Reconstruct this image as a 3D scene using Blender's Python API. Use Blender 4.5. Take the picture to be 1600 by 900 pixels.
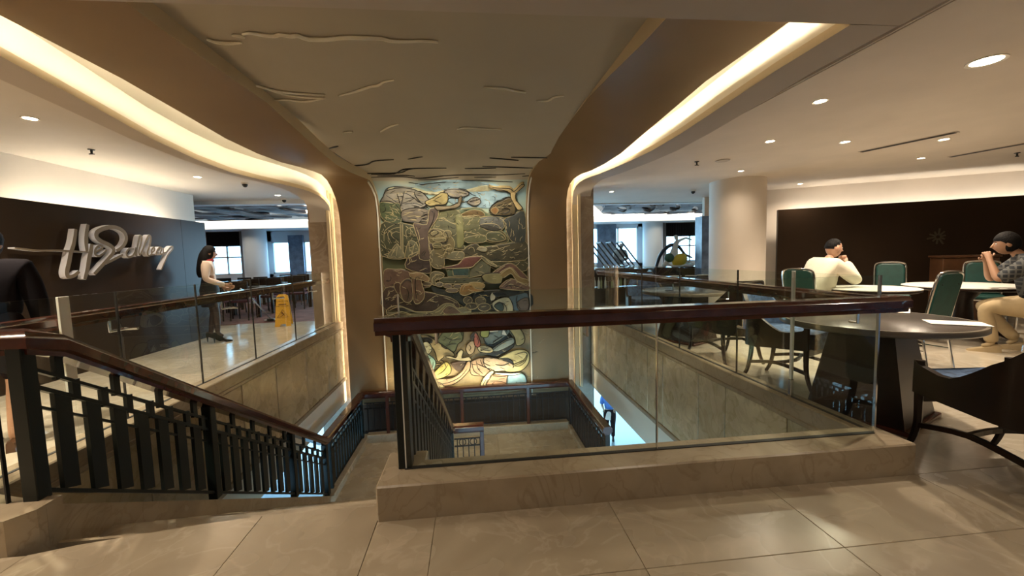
import bpy, bmesh, math, random
from math import sin, cos, pi, radians, atan2, hypot
from mathutils import Vector, Matrix
from mathutils.geometry import tessellate_polygon
random.seed(7)
for o in list(bpy.data.objects): bpy.data.objects.remove(o, do_unlink=True)
scene = bpy.context.scene
COL = scene.collection
CAMROT = ((0.994751,-0.0984518,-0.0278862),(0.0351705,0.0730449,0.9967083),(-0.0960908,-0.9924574,0.076124))
PW_DL, PW_MUR, PW_MURTOP, PW_NEAR = 54, 8, 16, 18      # lamp powers in watts
# ------------------------------------------------------------------ camera
cam = bpy.data.cameras.new('camera'); cam.lens = 625/1600*36; cam.sensor_width = 36; cam.sensor_fit = 'HORIZONTAL'
cam.clip_start = .05; cam.clip_end = 200
co = bpy.data.objects.new('camera', cam); COL.objects.link(co)
RT, UP, BK = CAMROT
co.matrix_world = Matrix(((RT[0],UP[0],BK[0],0),(RT[1],UP[1],BK[1],0),(RT[2],UP[2],BK[2],1.3),(0,0,0,1)))
scene.camera = co
# ------------------------------------------------------------------ world (daylight beyond the windows)
W = bpy.data.worlds.new('world'); scene.world = W; W.use_nodes = True
bg = W.node_tree.nodes['Background']; bg.inputs[0].default_value = (.40,.74,1,1); bg.inputs[1].default_value = 3.0
scene.view_settings.view_transform = 'Standard'; scene.view_settings.look = 'None'
scene.view_settings.exposure = 1.6; scene.view_settings.gamma = 1; scene.view_settings.use_curve_mapping = False
try:
    scene.cycles.use_denoising = True; scene.cycles.max_bounces = 10; scene.cycles.transparent_max_bounces = 24
    scene.cycles.diffuse_bounces = 4; scene.cycles.glossy_bounces = 4; scene.cycles.sample_clamp_indirect = 4; scene.cycles.caustics_reflective = False
except Exception: pass

# ------------------------------------------------------------------ helpers
def srgb(h):
    h = h.lstrip('#'); o = []
    for i in (0,2,4):
        c = int(h[i:i+2],16)/255
        o.append(c/12.92 if c <= .04045 else ((c+.055)/1.055)**2.4)
    return tuple(o)
MATS = {}
def mat(name, col, rough=.5, metal=0, spec=.5, noise=0, nscale=6, bump=0, bscale=40, trans=0, emit=None, es=0, coat=0):
    if name in MATS: return MATS[name]
    if isinstance(col, str): col = srgb(col)
    m = bpy.data.materials.new(name); m.use_nodes = True; nt = m.node_tree; b = nt.nodes['Principled BSDF']
    b.inputs['Base Color'].default_value = (*col,1); b.inputs['Roughness'].default_value = rough; b.inputs['Metallic'].default_value = metal
    b.inputs['Specular IOR Level'].default_value = spec; b.inputs['Coat Weight'].default_value = coat
    if emit: b.inputs['Emission Color'].default_value = (*emit,1); b.inputs['Emission Strength'].default_value = es
    if noise or bump:
        g = nt.nodes.new('ShaderNodeNewGeometry')
        if noise:
            n = nt.nodes.new('ShaderNodeTexNoise'); n.inputs['Scale'].default_value = nscale; n.inputs['Detail'].default_value = 5
            nt.links.new(g.outputs['Position'], n.inputs['Vector'])
            r = nt.nodes.new('ShaderNodeValToRGB')
            r.color_ramp.elements[0].position = .3; r.color_ramp.elements[1].position = .7
            r.color_ramp.elements[0].color = (*[max(0,c*(1-noise)) for c in col],1); r.color_ramp.elements[1].color = (*[min(1,c*(1+noise)) for c in col],1)
            nt.links.new(n.outputs['Fac'], r.inputs[0]); nt.links.new(r.outputs[0], b.inputs['Base Color'])
        if bump:
            n2 = nt.nodes.new('ShaderNodeTexNoise'); n2.inputs['Scale'].default_value = bscale
            nt.links.new(g.outputs['Position'], n2.inputs['Vector'])
            bp = nt.nodes.new('ShaderNodeBump'); bp.inputs['Strength'].default_value = bump; bp.inputs['Distance'].default_value = .01
            nt.links.new(n2.outputs['Fac'], bp.inputs['Height']); nt.links.new(bp.outputs[0], b.inputs['Normal'])
    MATS[name] = m; return m
def marble(name, c1, c2, vein, rough=.12, scale=1.6, tint=.12, veinw=.06, fleck=.0):
    m = bpy.data.materials.new(name); m.use_nodes = True; nt = m.node_tree; b = nt.nodes['Principled BSDF']; N = nt.nodes.new; Lk = nt.links.new
    g = N('ShaderNodeNewGeometry'); oi = N('ShaderNodeObjectInfo')
    off = N('ShaderNodeVectorMath'); off.operation = 'SCALE'; off.inputs[0].default_value = (31,17,23)
    Lk(oi.outputs['Random'], off.inputs['Scale'])
    ad = N('ShaderNodeVectorMath'); ad.operation = 'ADD'; Lk(g.outputs['Position'], ad.inputs[0]); Lk(off.outputs[0], ad.inputs[1])
    n = N('ShaderNodeTexNoise'); n.inputs['Scale'].default_value = scale; n.inputs['Detail'].default_value = 8; n.inputs['Distortion'].default_value = .9
    Lk(ad.outputs[0], n.inputs['Vector'])
    r = N('ShaderNodeValToRGB'); r.color_ramp.elements[0].position = .32; r.color_ramp.elements[1].position = .68
    r.color_ramp.elements[0].color = (*c1,1); r.color_ramp.elements[1].color = (*c2,1); Lk(n.outputs['Fac'], r.inputs[0])
    n2 = N('ShaderNodeTexNoise'); n2.inputs['Scale'].default_value = scale*.8; n2.inputs['Detail'].default_value = 10; n2.inputs['Distortion'].default_value = 2.0
    Lk(ad.outputs[0], n2.inputs['Vector'])
    s = N('ShaderNodeMath'); s.operation = 'SUBTRACT'; s.inputs[1].default_value = .5; Lk(n2.outputs['Fac'], s.inputs[0])
    a = N('ShaderNodeMath'); a.operation = 'ABSOLUTE'; Lk(s.outputs[0], a.inputs[0])
    v = N('ShaderNodeMapRange'); v.inputs['From Min'].default_value = 0; v.inputs['From Max'].default_value = veinw; v.inputs['To Min'].default_value = .55; v.inputs['To Max'].default_value = 0
    Lk(a.outputs[0], v.inputs['Value'])
    mx = N('ShaderNodeMix'); mx.data_type = 'RGBA'; Lk(v.outputs[0], mx.inputs['Factor']); Lk(r.outputs[0], mx.inputs['A']); mx.inputs['B'].default_value = (*vein,1)
    hs = N('ShaderNodeHueSaturation'); Lk(mx.outputs['Result'], hs.inputs['Color'])
    mr = N('ShaderNodeMapRange'); mr.inputs['To Min'].default_value = 1-tint; mr.inputs['To Max'].default_value = 1+tint; Lk(oi.outputs['Random'], mr.inputs['Value'])
    Lk(mr.outputs[0], hs.inputs['Value']); Lk(hs.outputs[0], b.inputs['Base Color'])
    b.inputs['Roughness'].default_value = rough
    n3 = N('ShaderNodeTexNoise'); n3.inputs['Scale'].default_value = 3; Lk(g.outputs['Position'], n3.inputs['Vector'])
    m3 = N('ShaderNodeMapRange'); m3.inputs['To Min'].default_value = rough*.7; m3.inputs['To Max'].default_value = rough*1.5; Lk(n3.outputs['Fac'], m3.inputs['Value']); Lk(m3.outputs[0], b.inputs['Roughness'])
    MATS[name] = m; return m
def glassmat(name, tint=(.93,.97,.95), refl=1.0, dirt=0):
    m = bpy.data.materials.new(name); m.use_nodes = True; nt = m.node_tree; nt.nodes.clear(); N = nt.nodes.new; Lk = nt.links.new
    o = N('ShaderNodeOutputMaterial'); t = N('ShaderNodeBsdfTransparent'); t.inputs[0].default_value = (*tint,1)
    gl = N('ShaderNodeBsdfGlossy'); gl.inputs['Roughness'].default_value = .01; gl.inputs['Color'].default_value = (1,1,1,1)
    lw = N('ShaderNodeFresnel'); lw.inputs['IOR'].default_value = 1.5
    mu = N('ShaderNodeMath'); mu.operation = 'MULTIPLY'; mu.inputs[1].default_value = refl; Lk(lw.outputs[0], mu.inputs[0])
    geo = N('ShaderNodeNewGeometry'); inv = N('ShaderNodeMath'); inv.operation = 'SUBTRACT'; inv.inputs[0].default_value = 1; Lk(geo.outputs['Backfacing'], inv.inputs[1])
    mu2 = N('ShaderNodeMath'); mu2.operation = 'MULTIPLY'; Lk(mu.outputs[0], mu2.inputs[0]); Lk(inv.outputs[0], mu2.inputs[1])
    mx = N('ShaderNodeMixShader'); Lk(mu2.outputs[0], mx.inputs[0]); Lk(t.outputs[0], mx.inputs[1]); Lk(gl.outputs[0], mx.inputs[2]); Lk(mx.outputs[0], o.inputs[0])
    MATS[name] = m; return m
def emitmat(name, col, s):
    m = bpy.data.materials.new(name); m.use_nodes = True; nt = m.node_tree; nt.nodes.clear()
    o = nt.nodes.new('ShaderNodeOutputMaterial'); e = nt.nodes.new('ShaderNodeEmission'); e.inputs[0].default_value = (*col,1); e.inputs[1].default_value = s
    nt.links.new(e.outputs[0], o.inputs[0]); MATS[name] = m; return m

class MB:
    def __init__(s): s.v = []; s.f = []; s.mi = []
    def add(s, vs, fs, m=0):
        n = len(s.v); s.v += [tuple(p) for p in vs]; s.f += [tuple(i+n for i in f) for f in fs]; s.mi += [m]*len(fs); return s
    def box(s, x0,x1,y0,y1,z0,z1, m=0):
        return s.add([(x0,y0,z0),(x1,y0,z0),(x1,y1,z0),(x0,y1,z0),(x0,y0,z1),(x1,y0,z1),(x1,y1,z1),(x0,y1,z1)],
            [(0,3,2,1),(4,5,6,7),(0,1,5,4),(1,2,6,5),(2,3,7,6),(3,0,4,7)], m)
    def hexa(s, lo, hi, m=0):           # 4 bottom + 4 top points
        return s.add(list(lo)+list(hi), [(0,3,2,1),(4,5,6,7),(0,1,5,4),(1,2,6,5),(2,3,7,6),(3,0,4,7)], m)
    def bbox(s, x0,x1,y0,y1,z0,z1, b=.006, m=0):   # chamfered box
        p = lambda sx,sy,sz,ax: None
        bm = bmesh.new(); bmesh.ops.create_cube(bm, size=1)
        for v in bm.verts: v.co = Vector((x0+(v.co.x+.5)*(x1-x0), y0+(v.co.y+.5)*(y1-y0), z0+(v.co.z+.5)*(z1-z0)))
        bmesh.ops.bevel(bm, geom=list(bm.edges), offset=b, segments=1, affect='EDGES')
        bm.verts.index_update(); s.add([v.co[:] for v in bm.verts], [[v.index for v in f.verts] for f in bm.faces], m); bm.free(); return s
    def prism(s, poly, z0, z1, m=0):    # xy polygon
        n = len(poly); a = sum(poly[i][0]*poly[(i+1)%n][1]-poly[(i+1)%n][0]*poly[i][1] for i in range(n))
        if a < 0: poly = poly[::-1]
        vs = [(x,y,z0) for x,y in poly]+[(x,y,z1) for x,y in poly]
        tri = tessellate_polygon([[Vector((x,y,0)) for x,y in poly]])
        fs = []
        for t in tri:
            (ax,ay),(bx,by),(cx,cy) = poly[t[0]],poly[t[1]],poly[t[2]]
            if (bx-ax)*(cy-ay)-(cx-ax)*(by-ay) < 0: t = t[::-1]
            fs += [(t[2],t[1],t[0]), tuple(i+n for i in t)]
        fs += [(i,(i+1)%n,(i+1)%n+n,i+n) for i in range(n)]
        return s.add(vs, fs, m)
    def tube(s, pts, r, n=8, m=0, closed=False, flat=1.0):
        pts = [Vector(p) for p in pts]; k = len(pts); rr = r if isinstance(r,(list,tuple)) else [r]*k
        vs = []; up = None
        for i,p in enumerate(pts):
            if closed: d = pts[(i+1)%k]-pts[i-1]
            else: d = pts[min(i+1,k-1)]-pts[max(i-1,0)]
            d.normalize()
            if up is None:
                up = Vector((0,0,1)) if abs(d.z) < .9 else Vector((1,0,0))
            up = (up-d*up.dot(d)).normalized(); sd = d.cross(up)
            for j in range(n):
                a = 2*pi*j/n; vs.append(p+sd*cos(a)*rr[i]+up*sin(a)*rr[i]*flat)
        fs = []
        for i in range(k if closed else k-1):
            i2 = (i+1)%k
            for j in range(n): fs.append((i*n+j, i*n+(j+1)%n, i2*n+(j+1)%n, i2*n+j))
        if not closed: fs += [tuple(range(n))[::-1], tuple((k-1)*n+j for j in range(n))]
        return s.add(vs, fs, m)
    def bar(s, pts, w, h, m=0, up=(0,0,1)):   # rectangular section swept along a path (w sideways, h along up)
        pts = [Vector(p) for p in pts]; k = len(pts); U = Vector(up); vs = []
        for i,p in enumerate(pts):
            d = (pts[min(i+1,k-1)]-pts[max(i-1,0)]).normalized(); sd = d.cross(U).normalized(); u = sd.cross(d).normalized() 
            for a,b in ((-1,-1),(1,-1),(1,1),(-1,1)): vs.append(p+sd*a*w/2+u*b*h/2)
        fs = []
        for i in range(k-1):
            for j in range(4): fs.append((i*4+j, i*4+(j+1)%4, (i+1)*4+(j+1)%4, (i+1)*4+j))
        fs += [(3,2,1,0), tuple((k-1)*4+j for j in range(4))]
        return s.add(vs, fs, m)
    def profile(s, pts, prof, m=0):     # prof: list of (side, up) points, swept along pts (up=z)
        pts = [Vector(p) for p in pts]; k = len(pts); n = len(prof); vs = []
        for i,p in enumerate(pts):
            d0 = (pts[i]-pts[max(i-1,0)]) if i else (pts[1]-pts[0]); d1 = (pts[min(i+1,k-1)]-pts[i]) if i < k-1 else d0
            h = Vector((d0.x,d0.y,0)).normalized()+Vector((d1.x,d1.y,0)).normalized(); h.normalize()
            sd = Vector((h.y,-h.x,0)); c = sd.dot(Vector((Vector((d1.x,d1.y,0)).normalized().y,-Vector((d1.x,d1.y,0)).normalized().x,0)))
            for a,b in prof: vs.append(p+sd*a/max(c,.3)+Vector((0,0,b)))
        fs = []
        for i in range(k-1):
            for j in range(n): fs.append((i*n+j, i*n+(j+1)%n, (i+1)*n+(j+1)%n, (i+1)*n+j))
        fs += [tuple(range(n))[::-1], tuple((k-1)*n+j for j in range(n))]
        return s.add(vs, fs, m)
    def lathe(s, prof, n=24, c=(0,0), m=0):
        vs = []; k = len(prof)
        for r,z in prof:
            for j in range(n): a = 2*pi*j/n; vs.append((c[0]+r*cos(a), c[1]+r*sin(a), z))
        fs = [(i*n+j, i*n+(j+1)%n, (i+1)*n+(j+1)%n, (i+1)*n+j) for i in range(k-1) for j in range(n)]
        if prof[0][0] > 1e-6: fs.append(tuple(range(n))[::-1])
        if prof[-1][0] > 1e-6: fs.append(tuple((k-1)*n+j for j in range(n)))
        return s.add(vs, fs, m)
    def ell(s, c, r, n=10, k=7, m=0, rot=None):
        vs = []; R = rot or Matrix.Identity(3)
        for i in range(k+1):
            t = pi*i/k
            for j in range(n):
                a = 2*pi*j/n; vs.append(Vector(c)+R@Vector((r[0]*sin(t)*cos(a), r[1]*sin(t)*sin(a), -r[2]*cos(t))))
        fs = [(i*n+j, i*n+(j+1)%n, (i+1)*n+(j+1)%n, (i+1)*n+j) for i in range(k) for j in range(n)]
        return s.add(vs, fs, m)
    def grid(s, rows, m=0):
        n = len(rows[0]); vs = [p for r in rows for p in r]
        return s.add(vs, [(i*n+j, i*n+j+1, (i+1)*n+j+1, (i+1)*n+j) for i in range(len(rows)-1) for j in range(n-1)], m)
    def build(s, name, mats, parent=None, smooth=False, loc=None, rot=None):
        me = bpy.data.meshes.new(name); me.from_pydata(s.v, [], s.f)
        if not isinstance(mats,(list,tuple)): mats = [mats]
        for q in mats: me.materials.append(MATS[q] if isinstance(q,str) else q)
        me.polygons.foreach_set('material_index', s.mi)
        bm = bmesh.new(); bm.from_mesh(me); bmesh.ops.remove_doubles(bm, verts=bm.verts, dist=1e-6); bmesh.ops.recalc_face_normals(bm, faces=bm.faces)
        bm.to_mesh(me); bm.free()
        if smooth:
            me.polygons.foreach_set('use_smooth', [True]*len(me.polygons))
            try: me.set_sharp_from_angle(angle=radians(40))
            except Exception: pass
        return link(name, me, parent, loc, rot)
def link(name, data, parent=None, loc=None, rot=None):
    o = bpy.data.objects.new(name, data); COL.objects.link(o)
    if parent: o.parent = parent
    if loc: o.location = loc
    if rot is not None: o.rotation_euler = (0,0,rot) if not isinstance(rot,(tuple,list)) else rot
    return o
def tag(o, label=None, cat=None, group=None, kind=None):
    if label: o['label'] = label
    if cat: o['category'] = cat
    if group: o['group'] = group
    if kind: o['kind'] = kind
    return o
def thing(name, label, cat, loc=(0,0,0), rz=0, group=None, parent=None):
    return tag(link(name, None, parent, loc, rz), label, cat, group)
def struct(o, label=None): o['kind'] = 'structure'; return tag(o, label) if label else o
def copy_tree(o, parent=None):
    c = o.copy(); COL.objects.link(c)
    if parent: c.parent = parent
    for ch in list(o.children): copy_tree(ch, c)
    return c
def dup(o, label, loc, rz=None, group=None):
    c = copy_tree(o); c.location = loc
    if rz is not None: c.rotation_euler = (0,0,rz)
    c['label'] = label
    if group: c['group'] = group
    return c
def spline(pts, n=6, closed=False):      # Catmull-Rom
    P = [Vector(p) for p in pts]; k = len(P); out = []
    for i in range(k if closed else k-1):
        g = (lambda q: P[q%k]) if closed else (lambda q: P[min(max(q,0),k-1)])
        a,b,c,d = g(i-1),g(i),g(i+1),g(i+2)
        for j in range(n):
            t = j/n; out.append(.5*((2*b)+(c-a)*t+(2*a-5*b+4*c-d)*t*t+(3*b-a-3*c+d)*t**3))
    if not closed: out.append(P[-1])
    return out
def spot(name, loc, tgt, power, size=70, blend=.6, col=(1,.78,.5), r=.04, parent=None):
    l = bpy.data.lights.new(name,'SPOT'); l.energy = power; l.color = col; l.spot_size = radians(size); l.spot_blend = blend; l.shadow_soft_size = r
    o = link(name, l, parent, loc); d = Vector(tgt)-Vector(loc); o.rotation_euler = d.to_track_quat('-Z','Y').to_euler(); return o
def area(name, loc, tgt, power, sx, sy, col=(1,.8,.55)):
    l = bpy.data.lights.new(name,'AREA'); l.energy = power; l.color = col; l.shape = 'RECTANGLE'; l.size = sx; l.size_y = sy
    o = link(name, l, None, loc); d = Vector(tgt)-Vector(loc); o.rotation_euler = d.to_track_quat('-Z','Y').to_euler(); return o
# ------------------------------------------------------------------ materials
marble('marble_floor', (.38,.315,.225), (.46,.39,.285), (.54,.46,.35), .24, 2.2, .05, .03)
marble('marble_light', (.50,.44,.34), (.60,.53,.42), (.68,.61,.50), .14, 2.0, .05, .03)
marble('marble_curb', (.36,.29,.20), (.45,.37,.265), (.29,.225,.15), .22, 3.4, .05, .03)
marble('marble_panel', (.52,.43,.27), (.70,.60,.41), (.40,.31,.18), .25, 3.0, .10, .05)
marble('marble_pier', (.26,.19,.13), (.36,.28,.20), (.42,.34,.26), .2, 2.5, .05, .05)
mat('grout', (.27,.21,.145), .8)
mat('plaster', (.70,.64,.56), .7, noise=.04, nscale=2)
mat('soffit', (.56,.49,.42), .75, noise=.04, nscale=2)
mat('lounge_plaster', (.78,.70,.61), .75, noise=.05, nscale=1.5)
mat('cream', (.84,.79,.68), .5)
mat('cloud_paint', (.92,.86,.70), .6)
mat('dark_plinth', (.035,.022,.014), .7, spec=.2)
mat('cream_trim', (.66,.53,.34), .45)
mat('canopy', (.50,.435,.33), .7, noise=.06, nscale=.9, bump=.15, bscale=5)
mat('copper', (.27,.17,.08), .45, metal=.25, noise=.08, nscale=1.1)
mat('dark_brown_panel', (.030,.019,.012), .28, spec=.12, noise=.15, nscale=.8)
mat('mahogany', (.075,.018,.010), .18, noise=.3, nscale=9, coat=.4)
mat('green_black', (.006,.010,.009), .42, spec=.35)
mat('dark_iron', (.014,.009,.007), .5, spec=.3)
mat('dark_wood', (.016,.008,.005), .3, spec=.3, noise=.3, nscale=8)
mat('table_dark', (.040,.030,.023), .25, spec=.4)
mat('table_rim', (.17,.14,.10), .3)
mat('chrome', (.75,.75,.75), .16, metal=1)
mat('white_strip', (.93,.95,.90), .3)  # near-white for bright glass edges and the painted reflection strip
mat('green_vinyl', (.004,.052,.042), .5, noise=.2, nscale=12)
mat('blue_fabric', (.07,.13,.25), .8, noise=.55, nscale=26)
mat('white_cloth', (.66,.63,.57), .8)
mat('paper', (.86,.83,.77), .7)
mat('red_paper', (.55,.08,.07), .6)
mat('letter_face', (.17,.135,.09), .5, spec=.2)
mat('letter_side', (.85,.86,.92), .3)
mat('sign_yellow', (.80,.42,.02), .4)
mat('sign_ink', (.10,.025,.01), .6)
mat('carpet', (.16,.065,.055), .95, noise=.5, nscale=3)
mat('dining_plaster', (.70,.74,.78), .7)
mat('curtain', (.022,.018,.018), .9)
mat('sheer', (.45,.42,.40), .9)
mat('art_dark', (.16,.13,.13), .6, noise=.4, nscale=2)
mat('art_light', (.42,.37,.35), .6, noise=.3, nscale=2)
mat('blue_face', (.14,.20,.30), .25, noise=.3, nscale=6)
mat('counter_dark', (.03,.026,.028), .2)
mat('steel', (.45,.47,.5), .25, metal=.9)
mat('black', (.01,.01,.01), .5)
mat('rubber', (.02,.02,.02), .7)
mat('skin', (.52,.30,.20), .5)
mat('skin_tan', (.40,.22,.13), .5)
mat('hair', (.006,.005,.005), .7, spec=.2, bump=.6, bscale=90)
mat('eye_white', (.8,.78,.75), .3); mat('lip', (.35,.12,.10), .5)
mat('blouse', (.80,.66,.56), .8); mat('scarf_red', (.35,.015,.02), .7); mat('skirt_black', (.012,.012,.018), .7)
mat('stocking', (.055,.04,.038), .55); mat('shoe_black', (.008,.008,.008), .3)
mat('cream_sweater', (.76,.70,.55), .85, noise=.06, nscale=8, bump=.3, bscale=60)
mat('khaki', (.42,.32,.18), .8, noise=.08, nscale=10); mat('dark_cloth', (.010,.009,.011), .95, spec=.05)
mat('blue_shirt', (.09,.22,.60), .8); mat('grey_stone', (.36,.38,.40), .6, noise=.2, nscale=12)
mat('sculpt_white', (.75,.77,.75), .4); mat('sculpt_yellow', (.75,.58,.05), .4); mat('sculpt_dark', (.02,.03,.05), .3); mat('sculpt_green', (.04,.12,.07), .4)
mat('brown_wood', (.085,.038,.016), .35, noise=.25, nscale=7)
mat('dull_gold', (.05,.037,.017), .5)
mat('bottle_green', (.35,.45,.25), .15); mat('bottle_clear', (.7,.78,.75), .1); mat('lower_floor_old', (.72,.78,.82), .3)
mat('lower_floor', (.22,.25,.27), .22, spec=.9)
mat('mop_white', (.8,.8,.78), .9); mat('maroon_cloth', (.10,.02,.03), .8)
# checked shirt
m = mat('check_shirt', (.035,.042,.05), .85); nt = m.node_tree; b_ = nt.nodes['Principled BSDF']
g_ = nt.nodes.new('ShaderNodeNewGeometry'); ck = nt.nodes.new('ShaderNodeTexBrick'); ck.offset = 0
ck.inputs['Scale'].default_value = 1; ck.inputs['Brick Width'].default_value = .05; ck.inputs['Row Height'].default_value = .05; ck.inputs['Mortar Size'].default_value = .008
ck.inputs['Color1'].default_value = (.012,.015,.02,1); ck.inputs['Color2'].default_value = (.03,.034,.04,1); ck.inputs['Mortar'].default_value = (.10,.10,.095,1)
sw = nt.nodes.new('ShaderNodeVectorRotate'); sw.inputs['Axis'].default_value = (1,0,0); sw.inputs['Angle'].default_value = pi/2
s2 = nt.nodes.new('ShaderNodeVectorRotate'); s2.inputs['Axis'].default_value = (0,0,1); s2.inputs['Angle'].default_value = pi/4; nt.links.new(g_.outputs['Position'], s2.inputs['Vector']); nt.links.new(s2.outputs[0], sw.inputs['Vector']); nt.links.new(sw.outputs[0], ck.inputs['Vector']); nt.links.new(ck.outputs['Color'], b_.inputs['Base Color'])
glassmat('glass_clear', (.94,.97,.95), 1.0)
glassmat('glass_window', (.9,.96,1), .6)
emitmat('cove_glow', (1,.86,.62), 14)
emitmat('cove_dim', (1,.89,.73), 10)
emitmat('cove_white', (1,.86,.66), 20)
emitmat('lens_glow', (1,.86,.66), 14)
emitmat('dining_glow', (1,.90,.74), 2)

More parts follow.
